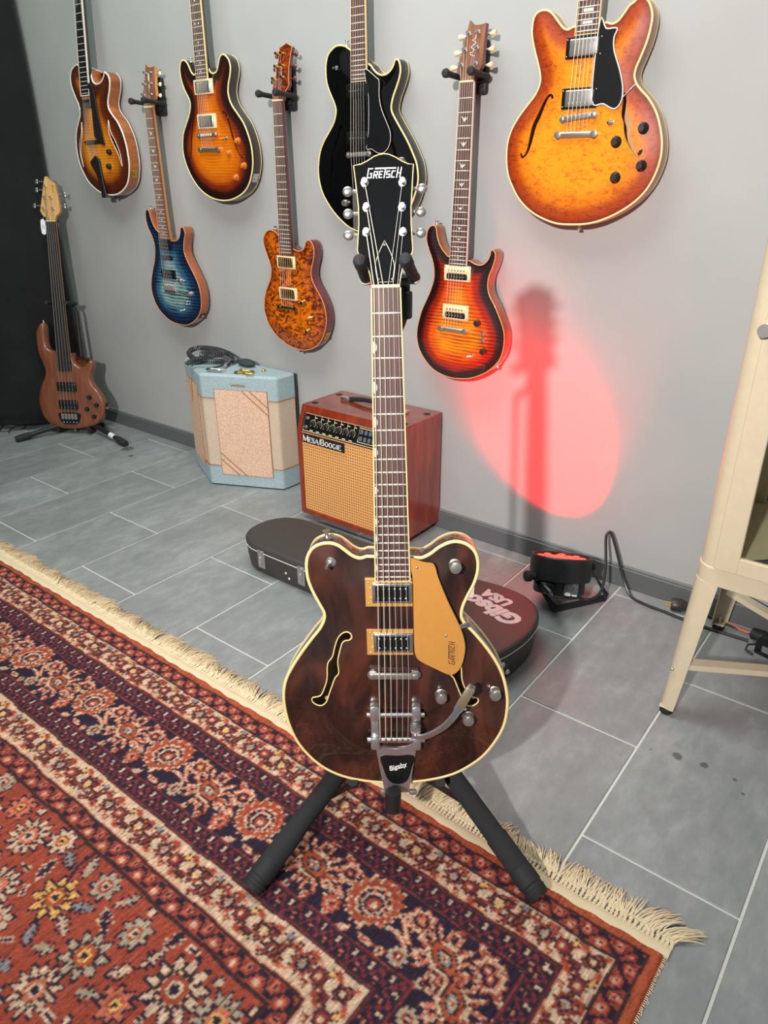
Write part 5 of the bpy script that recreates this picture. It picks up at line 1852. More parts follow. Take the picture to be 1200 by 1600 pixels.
# ================================================================== guitar case on the floor
def guitar_case():
    base = Vector((-1.1, 1.40, 0))
    a = thing('guitar_case', 'black shaped hard guitar case lying on the floor behind the brown guitar', 'case', Matrix.Translation(base))
    pts = [(-1.645, 1.43), (-1.640, 1.385), (-1.615, 1.345), (-1.575, 1.322), (-1.53, 1.315), (-1.40, 1.315), (-1.28, 1.315), (-1.20, 1.305), (-1.13, 1.268), (-1.06, 1.24), (-.98, 1.228), (-.90, 1.205), (-.83, 1.185), (-.76, 1.19), (-.70, 1.225), (-.662, 1.28), (-.645, 1.35), (-.642, 1.42), (-.655, 1.485), (-.69, 1.535),
           (-.745, 1.562), (-.82, 1.568), (-.90, 1.556), (-1.0, 1.546), (-1.15, 1.545), (-1.35, 1.545), (-1.50, 1.545), (-1.56, 1.54), (-1.61, 1.515), (-1.637, 1.475)]
    o = smooth_closed([(x - base.x, y - base.y) for x, y in pts], 3)
    TOLEX = plain('black_pebbled_vinyl', L(60, 55, 53), .55, grain=.5, gscale=420)

    def shell(rings, name):
        g = G()
        n = len(o)
        for ins, z in rings:
            g.v += [(float(p[0]), float(p[1]), z) for p in offset(o, ins)]
        for k in range(len(rings) - 1):
            for i in range(n):
                j = (i + 1) % n
                g.f.append((k * n + i, k * n + j, (k + 1) * n + j, (k + 1) * n + i))
        g.f.append(tuple(range(n - 1, -1, -1)))
        g.f.append(tuple(range((len(rings) - 1) * n, len(rings) * n)))
        return g.build(name, TOLEX, a, 40)
    shell([(.020, 0), (.014, .002), (.009, .010), (.004, .05), (.002, .083)], 'case_bottom')
    ld = shell([(.004, .083), (.0, .085), (.0, .097), (.003, .102), (.009, .1045), (.014, .105)], 'case_lid')
    G().tube([(p[0], p[1], .0845) for p in offset(o, -.0002)], .0012, 5, True).build('white_piping', WHITEB, a)
    for x in (-1.515, -1.345):
        q = Vector((x - base.x, 1.3165 - base.y, .062))
        l_ = G().rbox(q, (.030, .006, .064), .003, 2).rbox(q + Vector((0, -.004, .006)), (.020, .006, .046), .003, 2).build('latch', NICKEL, a)
        G().rbox(q + Vector((0, -.008, -.004)), (.008, .005, .030), .002, 1).build('latch_tongue', NICKEL, l_)
    n = len(o)

    def stud(x, y, z):
        i = int(np.argmin(((o - np.array((x - base.x, y - base.y))) ** 2).sum(1)))
        t = o[(i + 1) % n] - o[i - 1]
        t /= np.linalg.norm(t)
        nr = Vector((t[1], -t[0], 0))
        if nr.dot(Vector((o[i][0] - (-.82 - base.x), o[i][1] - (1.4 - base.y), 0))) < 0 and x > -1.1:
            nr = -nr
        ins = .004 + (.009 - .004) * max(0, (.05 - z) / .04) if z < .05 else .003
        p = Vector((o[i][0], o[i][1], z)) - nr * ins
        G().lathe([(.0085, 0), (.008, .3), (.0055, .8), (.002, 1)], 12, p - nr * .001, p + nr * .0065).build('metal_stud', CHROME, a)
    for x, y, z in ((-.652, 1.31, .062), (-.650, 1.315, .026), (-.70, 1.225, .064), (-.705, 1.22, .026), (-.66, 1.27, .02)):
        if (x, y) != (-.66, 1.27):
            stud(x, y, z)
    for x, z in ((-1.413, .046), (-1.400, .031)):
        G().ball((x - base.x, 1.3185 - base.y, z), .0042, (1, .5, 1), 10, 6).build('rivet', WHITEB, a)
    PINK = plain('pale_case_lettering', L(214, 190, 190), .6)
    bx = Vector((-.1190, .020, 0)).normalized()
    by = Vector((0, 0, 1)).cross(bx)
    MT = Matrix((bx, by, Vector((0, 0, 1)))).transposed().to_4x4()
    text('case_lettering', 'Gibson', .072, PINK, ld, Matrix.Translation(Vector((-.785, 1.447, .1052)) - base) @ MT, .0002, .25, .0040, 1.02)
    text('case_lettering', 'USA', .048, PINK, ld, Matrix.Translation(Vector((-.785, 1.500, .1052)) - base) @ MT, .0002, .25, .0032, 1.05)
    return base


guitar_case()
tg = thing('paper_tag', 'white paper tag lying on the lid of the guitar case, partly behind the brown guitar', 'tag', Matrix.Translation((-.880, 1.480, .1055)) @ Matrix.Rotation(.5, 4, 'Z'))
G().rbox((0, 0, .0006), (.055, .075, .0010), .0003, 1).build('tag_card', PAPER, tg)
g = G()
for k in range(4):
    g.box((.004, -.02 + k * .012, .0012), (.026 - .004 * k, .0025, .0003))
g.build('tag_print', plain('grey_print', L(120, 120, 122), .7), tg, 0)


# ================================================================== red stage lamp on the floor
def par_lamp():
    c = Vector((-.712, 1.728, .092))
    ax = Vector((-.15, .33, .927)).normalized()
    rt = Vector((.53, .848, 0))
    rt = (rt - ax * rt.dot(ax)).normalized()
    fw = ax.cross(rt)
    M = Matrix((rt, fw, ax)).transposed().to_4x4()
    M.translation = c
    a = thing('stage_lamp', 'black round stage lamp glowing red, propped on its bracket against the wall', 'lamp', M)
    SH = plain('black_lamp_housing', L(34, 33, 34), .45, grain=.2)
    g = G().lathe([(.070, -.046), (.072, -.042), (.072, -.010), (.085, -.006), (.0865, .0), (.0865, .058), (.084, .062), (.080, .062), (.079, .054), (.0, .054)], 36, (0, 0, 0), (0, 0, 1), False, False)
    g.lathe([(.001, -.046), (.070, -.046)], 36, (0, 0, 0), (0, 0, 1), False, False)
    hs = g.build('housing', SH, a, 30)
    G().lathe([(.0785, .0545), (.0785, .056)], 36, (0, 0, 0), (0, 0, 1), False).build('lens_plate', plain('dark_red_lens', L(120, 14, 14), .2, coat=.5), a)
    for r_, n in ((0, 1), (.030, 6), (.058, 8)):
        for k in range(n):
            an = 2 * PI * k / n + .2
            G().lathe([(.0115, 0), (.0105, .5), (.006, 1)], 12, (r_ * math.cos(an), r_ * math.sin(an), .0555), (r_ * math.cos(an), r_ * math.sin(an), .0590)).build('led_lens', REDGLOW, a)
    # back plate socket and panel facing the room
    up = Vector((0, 0, 1))
    cm = Vector((-c.x, -c.y, 0)).normalized()
    f = Vector((rt.dot(cm), fw.dot(cm), 0)).normalized()
    s_ = Vector((0, 0, 1)).cross(f)
    M3 = Matrix((s_, f, Vector((0, 0, 1)))).transposed()
    G().rbox(f * .072 + s_ * -.03 + Vector((0, 0, -.026)), (.040, .014, .030), .003, 1, M3).build('power_inlet', BLACK, a)
    p = G().rbox(f * .071 + s_ * .034 + Vector((0, 0, -.024)), (.044, .012, .038), .003, 1, M3).build('signal_panel', BLACKM, a)
    q = f * .0775 + s_ * .032 + Vector((0, 0, -.018))
    G().lathe([(.0095, 0), (.0095, 1)], 16, q, q + f * .004).build('signal_socket', BLACK, p)
    for k in range(3):
        an = 2 * PI * k / 3 + .5
        e = q + s_ * (.005 * math.cos(an)) + Vector((0, 0, .005 * math.sin(an))) + f * .004
        G().ball(e, .0014, n=8, m=5).build('socket_pin', NICKEL, p)
    g = G()
    for zz_, wd in ((-.033, .012), (-.0362, .018), (-.0394, .014)):
        g.box(f * .0775 + s_ * .026 + Vector((0, 0, zz_)), (wd, .0006, .0022), M3)
    g.box(f * .0775 + s_ * .044 + Vector((0, 0, -.038)), (.013, .0006, .004), M3)
    g.build('panel_print', plain('grey_lettering', L(190, 190, 190), .6), p, 0)
    g = G().box(f * .0795 + s_ * -.028 + Vector((0, 0, -.0385)), (.020, .0006, .005), M3)
    g.build('inlet_print', plain('grey_lettering_dim', L(150, 150, 150), .6), a, 0)
    # U-shaped bracket lying towards the room, with clamp knobs
    inv = M.inverted()
    A = [(-.775, 1.652, .105), (-.742, 1.640, .070), (-.699, 1.692, .010), (-.690, 1.694, .008), (-.612, 1.824, .008), (-.606, 1.834, .010), (-.612, 1.845, .060), (-.640, 1.815, .090)]
    A = [inv @ Vector(p) for p in ((-.762, 1.650, .112), (-.700, 1.683, .012), (-.694, 1.691, .0055), (-.610, 1.826, .0055), (-.604, 1.836, .012), (-.662, 1.806, .112))]
    g = G()
    side = [Vector((-.85, .53, 0))] * 6
    vs = []
    wd = [.026] * 6
    Ri = M.to_3x3().inverted()
    for i, p in enumerate(A):
        d = (A[min(i + 1, 5)] - A[max(i - 1, 0)]).normalized()
        sd = Ri @ (Vector((-.45, .28, .85)) if i in (1, 2, 3, 4) else Vector((-.85, .53, .2)))
        sd = (sd - d * sd.dot(d)).normalized()
        n = d.cross(sd)
        for sx, sy in ((-1, -1), (1, -1), (1, 1), (-1, 1)):
            vs.append(p + sd * (.012 * sx) + n * (.0015 * sy))
    fs = []
    for i in range(5):
        for k in range(4):
            fs.append((i * 4 + k, i * 4 + (k + 1) % 4, i * 4 + 4 + (k + 1) % 4, i * 4 + 4 + k))
    fs += [(3, 2, 1, 0), (20, 21, 22, 23)]
    g.add(vs, fs)
    br = g.build('bracket', BLACKM, a, 20)
    for i in (0, 5):
        p = A[i]
        d = rt if False else Vector((-1 if i == 0 else 1, 0, 0))
        G().lathe([(.011, 0), (.011, .4), (.016, .45), (.016, .9), (.012, 1)], 10, p - d * .008, p + d * .022).build('clamp_knob', RUBBER, br)
    # the light itself: a wide wash and the tighter beam of the centre lenses
    top = c + ax * .072
    lamp('stage_lamp_wash', 'SPOT', tuple(top), 17, (1.0, .0, .0), tuple(top + Vector((-.40, .42, 1.0))), spot_size=math.radians(88), spot_blend=1.0, shadow_soft_size=.05)
    lamp('stage_lamp_beam', 'SPOT', tuple(top), 150, (1.0, .0, .0), tuple(top + Vector((-.34, .50, .47))), spot_size=math.radians(72), spot_blend=1.0, shadow_soft_size=.03)
    return M, f, s_


PM_, pf, ps_ = par_lamp()
plug_at = PM_ @ (pf * .092 + ps_ * -.03 + Vector((0, 0, -.026)))
cb = thing('power_cable', 'black power cable looping from the red stage lamp along the wall', 'cable', Matrix.Translation((-.60, 1.85, 0)))
off = Vector((-.60, 1.85, 0))
pth = [plug_at, plug_at + Vector((.035, -.02, -.006)), Vector((-.655, 1.730, .040)), Vector((-.628, 1.760, .030)), Vector((-.612, 1.80, .045)), Vector((-.626, 1.85, .10)), Vector((-.648, 1.885, .165)), Vector((-.650, 1.90, .182)), Vector((-.640, 1.905, .178)), Vector((-.615, 1.905, .12)),
       Vector((-.585, 1.90, .05)), Vector((-.550, 1.885, .008)), Vector((-.50, 1.872, .0045)), Vector((-.45, 1.868, .0045)), Vector((-.40, 1.862, .0045)), Vector((-.33, 1.858, .0045)), Vector((-.22, 1.862, .0045))]
sp = smooth_open([tuple(p - off) for p in pth], 8)
G().tube([tuple(p) for p in sp], .0042, 8).build('cord', plain('black_rubber_cord', L(40, 40, 42), .35), cb)
d = (pth[1] - pth[0]).normalized()
G().lathe([(.010, 0), (.010, .6), (.006, .8), (.0045, 1)], 12, plug_at - off - d * .012, plug_at - off + d * .030).build('cord_plug', BLACK, cb)

pl = thing('mains_plug', 'dark mains plug lying by the skirting behind the cream cabinet leg', 'plug', Matrix.Translation((-.418, 1.902, .019)))
G().lathe([(.017, 0), (.019, .1), (.019, .45), (.014, .6), (.009, 1)], 16, (-.020, -.006, 0), (.035, .010, 0)).build('plug_body', plain('brown_black_plastic', L(52, 44, 42), .4), pl)
for s_ in (-1, 1):
    G().cyl((-.018, -.006 + s_ * .0095, 0), (-.037, -.0115 + s_ * .0095, 0), .0024, n=8).build('plug_pin', GOLDM, pl)
G().tube([(.033, .009, 0), (.07, .016, -.012), (.12, .010, -.0155), (.20, .0, -.0155)], .0035, 8).build('plug_cord', BLACKM, pl)


# ================================================================== cream metal display cabinet
def cabinet():
    x0, yf, yb = -.302, 1.448, 1.885
    x1 = .48
    base = Vector((x0, yf, 0))
    a = thing('display_cabinet', 'cream metal display cabinet with glass door on splayed legs at the right edge', 'cabinet', Matrix.Translation(base))
    CR = plain('cream_enamel', L(206, 190, 163), .38, coat=.2)
    W, D, zt_, zr, zq = x1 - x0, yb - yf, 1.75, .402, .362

    def rect(ins=0.0, r=.035, only_left=False):
        pts = []
        for cx_, cy_, a0 in ((W - r, r, -PI / 2), (W - r, D - r, 0), (r, D - r, PI / 2), (r, r, PI)):
            for k in range(7):
                an = a0 + PI / 2 * k / 6
                pts.append((cx_ + (r - ins) * math.cos(an), cy_ + (r - ins) * math.sin(an)))
        return pts
    # frame band the body stands on
    g = G()
    o = np.array(rect())
    n = len(o)
    oi = np.array(rect(.018, .035))
    for oo, z in ((oi, zq), (o, zq), (o, zr - .002), (offset(o, .002), zr), (oi, zr)):
        g.v += [(p[0], p[1], z) for p in oo]
    for k in range(4):
        for i in range(n):
            j = (i + 1) % n
            g.f.append((k * n + i, k * n + j, (k + 1) * n + j, (k + 1) * n + i))
    g.build('base_band', CR, a)
    # body: left and back sheets, rounded left front post, floor, shelf, top
    t = .0012
    g = G()
    path = []
    r = .035
    for k in range(9):
        an = PI * 1.5 - PI / 2 * k / 8
        path.append((r + (r - .003) * math.cos(an), r + (r - .003) * math.sin(an)))
    path = [(.060, .003)] + path + [(.003, D - .003), (W - .003, D - .003), (W - .003, .003), (W - .06, .003)]
    m = len(path)
    P = np.array(path)
    tg_ = np.gradient(P, axis=0)
    tg_ /= np.linalg.norm(tg_, axis=1)[:, None]
    nr = np.stack([tg_[:, 1], -tg_[:, 0]], 1)
    for z in (zr, zt_):
        for s_ in (0, 1):
            q = P + nr * (t * 2 * s_)
            g.v += [(p[0], p[1], z) for p in q]
    for i in range(m - 1):
        g.f += [(i, i + 1, 2 * m + i + 1, 2 * m + i), (m + i + 1, m + i, 3 * m + i, 3 * m + i + 1), (i + 1, i, m + i, m + i + 1), (2 * m + i, 2 * m + i + 1, 3 * m + i + 1, 3 * m + i)]
    g.f += [(0, 2 * m, 3 * m, m), (m - 1, 2 * m - 1, 4 * m - 1, 3 * m - 1)]
    g.build('side_panels', CR, a, 30)
    g = G().prism(rect(.006), zr - .006, zr + .004)
    g.build('floor_panel', CR, a)
    g = G().prism(rect(.002), zt_, zt_ + .02, .004)
    g.build('top_panel', CR, a)
    G().rbox((W / 2, D / 2 + .02, 1.06), (W - .02, D - .07, .012), .003, 1).build('shelf', CR, a)
    G().box((.030, D - .030, (zr + zt_) / 2), (.030, .020, zt_ - zr - .01)).build('inner_post', CR, a)
    G().box((W / 2, D - .009, (zr + zt_) / 2), (W - .08, .004, zt_ - zr - .02)).build('back_lining', plain('grey_back_lining', L(150, 142, 140), .7), a)
    # door: four rails, pane, ring handle
    dl, dr = .036, W - .036
    z0, z1 = zr + .004, zt_ - .006
    dx = .046
    g = G()
    for c, s_ in ((((dl + dx / 2), -.004, (z0 + z1) / 2), (dx, .012, z1 - z0)), ((dr - dx / 2, -.004, (z0 + z1) / 2), (dx, .012, z1 - z0)),
                  (((dl + dr) / 2, -.004, z0 + .018), (dr - dl - 2 * dx + .002, .0118, .036)), (((dl + dr) / 2, -.004, z1 - .022), (dr - dl - 2 * dx + .002, .0118, .044))):
        g.rbox(c, s_, .0015, 1)
    dd = g.build('door', CR, a)
    m_, nt, b = base_mat('clear_glass')
    out = nt.nodes['Material Output']
    nt.nodes.remove(b)
    tr_ = nd(nt, 'ShaderNodeBsdfTransparent')
    tr_.inputs[0].default_value = (.93, .97, .93, 1)
    gl_ = nd(nt, 'ShaderNodeBsdfGlossy')
    gl_.inputs['Roughness'].default_value = .02
    fr_ = nd(nt, 'ShaderNodeFresnel')
    fr_.inputs[0].default_value = 1.45
    mx_ = nd(nt, 'ShaderNodeMixShader')
    nt.links.new(fr_.outputs[0], mx_.inputs[0])
    nt.links.new(tr_.outputs[0], mx_.inputs[1])
    nt.links.new(gl_.outputs[0], mx_.inputs[2])
    nt.links.new(mx_.outputs[0], out.inputs[0])
    G().box(((dl + dr) / 2, -.002, (z0 + z1) / 2), (dr - dl - 2 * dx + .012, .003, z1 - z0 - .07)).build('door_pane', m_, dd, 0)
    hz = .893
    g = G().lathe([(.011, 0), (.011, .3), (.006, .4), (.006, 1)], 14, (.040, -.010, hz), (.040, -.022, hz))
    g.lathe([(.012, 0), (.012, 1)], 14, (.040, -.022, hz), (.040, -.027, hz))
    g.build('door_knob', NICKEL, dd)
    # four splayed legs of folded sheet with rubber feet, cross braces
    for lx, ly, sx, sy in ((0, 0, -1, -1), (W, 0, 1, -1), (0, D, -1, 1), (W, D, 1, 1)):
        g = G()
        top_w, bot_w = .052, .034
        spl = .018
        rows = []
        for z, wd, ex in ((zq + .002, top_w, 0), (.018, bot_w, spl)):
            ring = []
            cx_, cy_ = lx + sx * ex * .9, ly + sy * ex * .55
            r_ = .030 if z > .1 else .024
            inn, outr = [], []
            arc = []
            arc.append((wd, 0))
            for k in range(7):
                an = PI / 2 * k / 6
                arc.append((r_ - r_ * math.sin(an), r_ - r_ * math.cos(an)))
            arc.append((0, wd))
            for u, v in arc:
                outr.append((cx_ - sx * u, cy_ - sy * v))
            for u, v in arc:
                inn.append((cx_ - sx * (u + (.0025 if u < wd * .9 else 0)), cy_ - sy * (v + (.0025 if v < wd * .9 else 0))))
            rows.append((outr, inn, z))
        k_ = len(rows[0][0])
        for outr, inn, z in rows:
            g.v += [(p[0], p[1], z) for p in outr] + [(p[0], p[1], z) for p in inn]
        for i in range(k_ - 1):
            g.f += [(i, i + 1, 2 * k_ + i + 1, 2 * k_ + i), (k_ + i + 1, k_ + i, 3 * k_ + i, 3 * k_ + i + 1), (i + 1, i, k_ + i, k_ + i + 1), (2 * k_ + i, 2 * k_ + i + 1, 3 * k_ + i + 1, 3 * k_ + i)]
        g.f += [(0, 2 * k_, 3 * k_, k_), (k_ - 1, 2 * k_ - 1, 4 * k_ - 1, 3 * k_ - 1)]
        lg = g.build('leg', CR, a, 30)
        fx_, fy_ = lx + sx * spl * .9 - sx * .016, ly + sy * spl * .55 - sy * .016
        G().rbox((fx_, fy_, .0195), (.030, .030, .003), .001, 1).build('foot_plate', CR, lg)
        G().lathe([(.013, 0), (.0155, .2), (.0155, .7), (.009, 1)], 14, (fx_, fy_, 0), (fx_, fy_, .0185)).build('rubber_foot', RUBBER, lg)
        G().lathe([(.005, 0), (.005, .3), (.0035, .3), (.0035, 1)], 8, (fx_, fy_, .020), (fx_, fy_, .042)).build('foot_bolt', NICKEL, lg)
        if sy < 0:
            G().ball((lx - sx * .008 + sx * spl * .6, ly - .001 - .006, .128), .0038, (1, .6, 1), 10, 6).build('leg_screw', NICKEL, lg)
    g = G()
    bar(g, (.020, .012, .142), (W - .020, D - .02, .150), .026, .014)
    g.build('cross_brace', CR, a)
    g = G()
    bar(g, (.008, D - .012, .128), (W - .02, .014, .134), .026, .014)
    g.build('cross_brace', CR, a)
    cbl = thing('dark_cable', 'thick dark cable lying inside the cream cabinet behind the glass', 'cable', Matrix.Translation((x0 + .155, yf + .075, zr + .004)))
    G().tube([tuple(p) for p in smooth_open([(-.07, -.045, .008), (-.02, -.005, .012), (.05, .06, .03), (.12, .09, .06), (.20, .06, .05)], 6)], .008, 10).build('cord', plain('brown_black_cord', L(64, 52, 54), .5), cbl)


cabinet()
ad = thing('power_adapter', 'black power adapter with plug on the floor under the cream cabinet', 'adapter', Matrix.Translation((-.150, 1.84, 0)) @ Matrix.Rotation(-.25, 4, 'Z'))
G().rbox((.0, -.005, .021), (.085, .052, .042), .006, 2).build('adapter_body', BLACK, ad)
G().rbox((0, -.0315, .024), (.045, .001, .018), .0003, 1).build('adapter_label', plain('grey_sticker', L(110, 112, 116), .6), ad)
G().lathe([(.016, 0), (.016, .6), (.011, 1)], 14, (-.075, .025, .018), (-.030, .025, .024)).build('adapter_plug', BLACKM, ad)
G().tube([(-.045, -.02, .02), (-.058, -.034, .018), (-.056, -.045, .008), (-.035, -.046, .004)], .003, 6).build('adapter_cord', BLACKM, ad)
ct = thing('orange_cable', 'thin orange-red cable on the floor under the cream cabinet', 'cable', Matrix.Translation((-.27, 1.91, 0)))
G().tube([tuple(p) for p in smooth_open([(-.055, .018, .0045), (-.025, .010, .0045), (.02, -.004, .0045), (.05, -.004, .0045), (.09, .014, .0045), (.15, .02, .0045)], 6)], .0045, 8).build('cord', plain('orange_rubber', L(190, 112, 88), .5), ct)
wr = thing('thin_cable', 'thin dark wire curled on the floor under the hem of the black curtain', 'cable', Matrix.Translation((-3.57, 1.54, 0)))
G().tube([tuple(p) for p in smooth_open([(-.09, .03, .002), (-.04, -.01, .002), (0, -.03, .002), (.02, 0, .002), (-.02, .05, .002), (.01, .09, .002), (.05, .05, .002), (.03, .0, .004), (.06, -.02, .002)], 6)], .002, 6).build('cord', BLACKM, wr)


# ================================================================== patterned rug
def rug():
    XR, YE = -.106, .868           # right selvedge, fringe edge
    base = Vector((-1.2, .45, 0))
    a = thing('rug', 'red and navy oriental rug with floral borders and cream fringe under the guitar stand', 'rug', Matrix.Translation(base))
    st = .0023
    Wd, Hd = 2.42, 1.10
    nu, nv = int(Wd / st), int(Hd / st)
    u = np.arange(nu + 1) * st
    v = np.arange(nv + 1) * st
    U, V = np.meshgrid(u, v, indexing='ij')    # u from the selvedge to the left, v from the fringe towards the viewer
    PAL = np.array([[148, 68, 53], [198, 166, 140], [46, 36, 50], [116, 50, 54], [210, 158, 92], [128, 126, 126], [186, 104, 82], [62, 42, 44], [164, 146, 124], [160, 78, 54]], float)
    RED, IV, NV, MA, GO, GR, SA, DK, TA, OR = range(10)
    wob = .0016 * np.sin(U * 31 + V * 17) + .0010 * np.sin(U * 67 - V * 41)
    ru, rv = U + wob, V + wob
    side = ru < rv                              # the border that runs along the selvedge
    D = np.where(side, ru, rv)                  # distance from the edge
    S = np.where(side, rv, ru)                  # position along the border
    Q = .0042
    C = np.full(U.shape, RED)
    C[D < .022] = OR

    class Band:
        """one strip of the border, drawn with motifs that repeat along it"""

        def __init__(s, d0, d1, P, ph=0.0, ground=NV):
            s.ix = np.nonzero((D >= d0) & (D < d1))
            s.d0, s.d1, s.w, s.P = d0, d1, d1 - d0, P
            s.xr = np.mod(S[s.ix] + ph, P)
            s.yr = D[s.ix] - (d0 + d1) / 2
            s.x = np.round(s.xr / Q) * Q
            s.y = np.round(s.yr / Q) * Q
            s.c = np.full(len(s.x), ground)

        def dx(s, cx):
            return np.mod(s.x - cx + s.P / 2, s.P) - s.P / 2

        def polar(s, cx, cy, sy=1.0):
            x, y = s.dx(cx), (s.y - cy) * sy
            return np.hypot(x, y), np.arctan2(y, x)

        def ros(s, cx, cy, r, n, cols, star=.15, ph=0.0):
            rr, th = s.polar(cx, cy)
            w = 1 + star * np.cos(n * th + ph)
            for k, c in cols:
                s.c[rr < r * k * (w if k > .5 else 1)] = c

        def leaf(s, cx, cy, an, ln, wd, cols):
            x, y = s.dx(cx), s.y - cy
            xx = x * math.cos(an) + y * math.sin(an)
            yy = -x * math.sin(an) + y * math.cos(an)
            t = xx / ln
            for k, c in cols:
                s.c[(np.abs(t) < k) & (np.abs(yy) < wd * k * (1 - t * t))] = c

        def arc(s, cx, cy, r, a0, a1, wd, cols, sy=1.0):
            rr, th = s.polar(cx, cy, sy)
            an = np.mod(th - a0, 2 * PI)
            for k, c in cols:
                s.c[(np.abs(rr - r) < wd * k / 2) & (an < (a1 - a0))] = c

        def put(s):
            C[s.ix] = s.c

    def chain(d0, d1, ph):
        P = .052
        b = Band(d0, d1, P, ph, RED)
        wv = b.w * .27 * np.sin(b.x * 2 * PI / P)
        wv = np.clip(wv * 1.5, -b.w * .27, b.w * .27)
        b.c[np.abs(b.y - wv) < .0042] = NV
        for cx, sg in ((P * .25, -1), (P * .75, 1)):
            b.ros(cx, sg * b.w * .17, .0098, 5, ((1, MA), (.78, SA), (.4, IV), (.22, DK)), .12)
        b.put()
        for e in (d0, d1):
            C[np.abs(D - e) < .0026] = DK
    chain(.024, .059, 0.0)
    chain(.413, .450, .02)

    def tri(d0, d1):
        P = .036
        b = Band(d0, d1, P, 0, NV)
        zz = (np.abs(b.x - P / 2) / (P / 2) - .5) * b.w * .66
        b.c[np.abs(b.y - zz) < .0040] = MA
        b.c[np.abs(b.y) > b.w * .40] = MA
        for cx, cy in ((0, -.0075), (P / 2, .0075)):
            for ex, ey in ((-.0036, -.003 if cy < 0 else .003), (.0036, -.003 if cy < 0 else .003), (0, .0022 if cy < 0 else -.0022)):
                b.ros(cx, cy + ey, .0034, 4, ((1, IV if cy < 0 else SA),), 0)
            b.ros(cx, cy, .0022, 4, ((1, DK),), 0)
        b.put()
        for e, c in ((d0 + .001, MA), (d0 + .0052, DK), (d1 - .001, MA), (d1 - .0052, DK)):
            C[np.abs(D - e) < .0018] = c
    tri(.124, .167)
    tri(.292, .335)

    def ivory(d0, d1, ph):
        P = .176
        b = Band(d0, d1, P, ph, IV)
        for k in range(2):                      # thin coral stems
            wv = b.w * .30 * np.sin(b.x * 2 * PI / P * 2 + 1.2 + k * PI)
            b.c[np.abs(b.y - wv) < .0019] = SA
        for cx, cy, an in ((.020, -.024, .3), (.060, .020, 2.6), (.098, -.022, .4), (.150, .022, 2.7), (.134, -.024, 2.4)):
            b.leaf(cx, cy, an, .0125, .0062, ((1, SA), (.6, RED)))
        # two large blossoms each with a hooked leaf, two smaller ones, buds
        b.ros(.026, .000, .0195, 8, ((1, DK), (.86, RED), (.64, NV), (.44, TA), (.20, SA)), .15)
        b.arc(.052, .002, .0165, -2.2, 1.35, .0115, ((1, DK), (.62, RED)))
        b.ros(.112, -.003, .0190, 8, ((1, NV), (.84, OR), (.66, DK), (.46, IV), (.22, GO)), .17, .4)
        b.arc(.139, -.004, .0160, -1.35, 2.2, .0115, ((1, DK), (.62, MA)))
        b.ros(.080, .011, .0130, 6, ((1, DK), (.8, RED), (.5, NV), (.26, IV)), .14)
        b.ros(.166, -.002, .0150, 7, ((1, DK), (.82, MA), (.58, RED), (.36, IV), (.18, NV)), .16)
        for cx, cy, c in ((.046, -.021, RED), (.090, .025, MA), (.066, -.012, RED), (.004, .020, OR), (.128, .022, GO), (.150, .012, RED)):
            b.ros(cx, cy, .0068, 4, ((1, DK), (.72, c), (.34, IV)), .08)
        for cx, cy, an, c in ((.070, -.023, .2, GR), (.092, -.010, 1.0, MA), (.012, -.020, 2.2, RED), (.148, -.020, .6, GO)):
            b.leaf(cx, cy, an, .0105, .0066, ((1, DK), (.68, c)))
        b.put()
        C[np.abs(D - d0 - .0015) < .0020] = IV
        C[np.abs(D - d1 + .0015) < .0022] = SA
        for e in (d0, d1):
            C[np.abs(D - e) < .0016] = DK
    ivory(.0605, .1225, .03)
    ivory(.337, .4115, .10)

    # wide navy border: heart palmettes, flaming palmettes, blossoms on a curling coral vine
    P = .287
    b = Band(.168, .291, P, -.098, NV)
    for cx, cy, r, a0, a1 in ((.060, -.046, .070, .25, 2.2), (.205, -.046, .070, .25, 2.2), (.132, .062, .052, -2.6, -.4), (.275, .062, .052, -2.6, -.4)):
        b.arc(cx, cy, r, a0, a1, .0115, ((1, DK), (.80, SA), (.40, IV)))
    rr_ = random.Random(11)
    for cx, cy in ((.012, .050), (.056, .056), (.10, .050), (.150, .052), (.19, .056), (.235, .048), (.268, .052), (.005, -.05), (.05, -.054), (.13, -.05), (.175, -.056), (.27, -.05), (.125, -.012), (.12, .02), (.215, .01), (.205, -.018), (.275, -.01), (.082, .03)):
        if rr_.random() < .30:
            continue
        if rr_.random() < .6:
            b.leaf(cx, cy, rr_.uniform(0, 3.14), .0175, .0072, ((1, rr_.choice((RED, SA))), (.76, IV), (.42, rr_.choice((SA, RED, TA)))))
        else:
            b.ros(cx, cy, .0088, 5, ((1, RED), (.78, IV), (.4, RED), (.22, NV)), .14)
    for cx, cy, r, cols in ((.112, -.030, .0245, ((1.0, RED), (.88, IV), (.62, SA), (.48, NV), (.3, RED), (.14, IV))),
                            (.245, -.030, .0245, ((1.0, SA), (.88, IV), (.64, OR), (.50, NV), (.34, SA), (.16, GO))),
                            (.100, .038, .0165, ((1.0, RED), (.84, SA), (.56, IV), (.38, RED), (.18, NV))),
                            (.240, .040, .0165, ((1.0, TA), (.5, RED), (.32, NV), (.16, IV)))):
        b.ros(cx, cy, r, 8, cols, .14)
    # heart palmette with lobed rim
    x, y = b.dx(.038), b.y + .006
    an = .55
    xx = x * math.cos(an) + y * math.sin(an)
    yy = -x * math.sin(an) + y * math.cos(an)
    th = np.arctan2(xx, -yy)
    rr = np.hypot(xx, yy)
    hr = .047 * (1 + .20 * np.cos(th) - .16 * np.exp(-((np.abs(th) - PI) / .45) ** 2) + .03 * np.abs(np.sin(th)))
    lob = 1 + .075 * np.cos(th * 17)
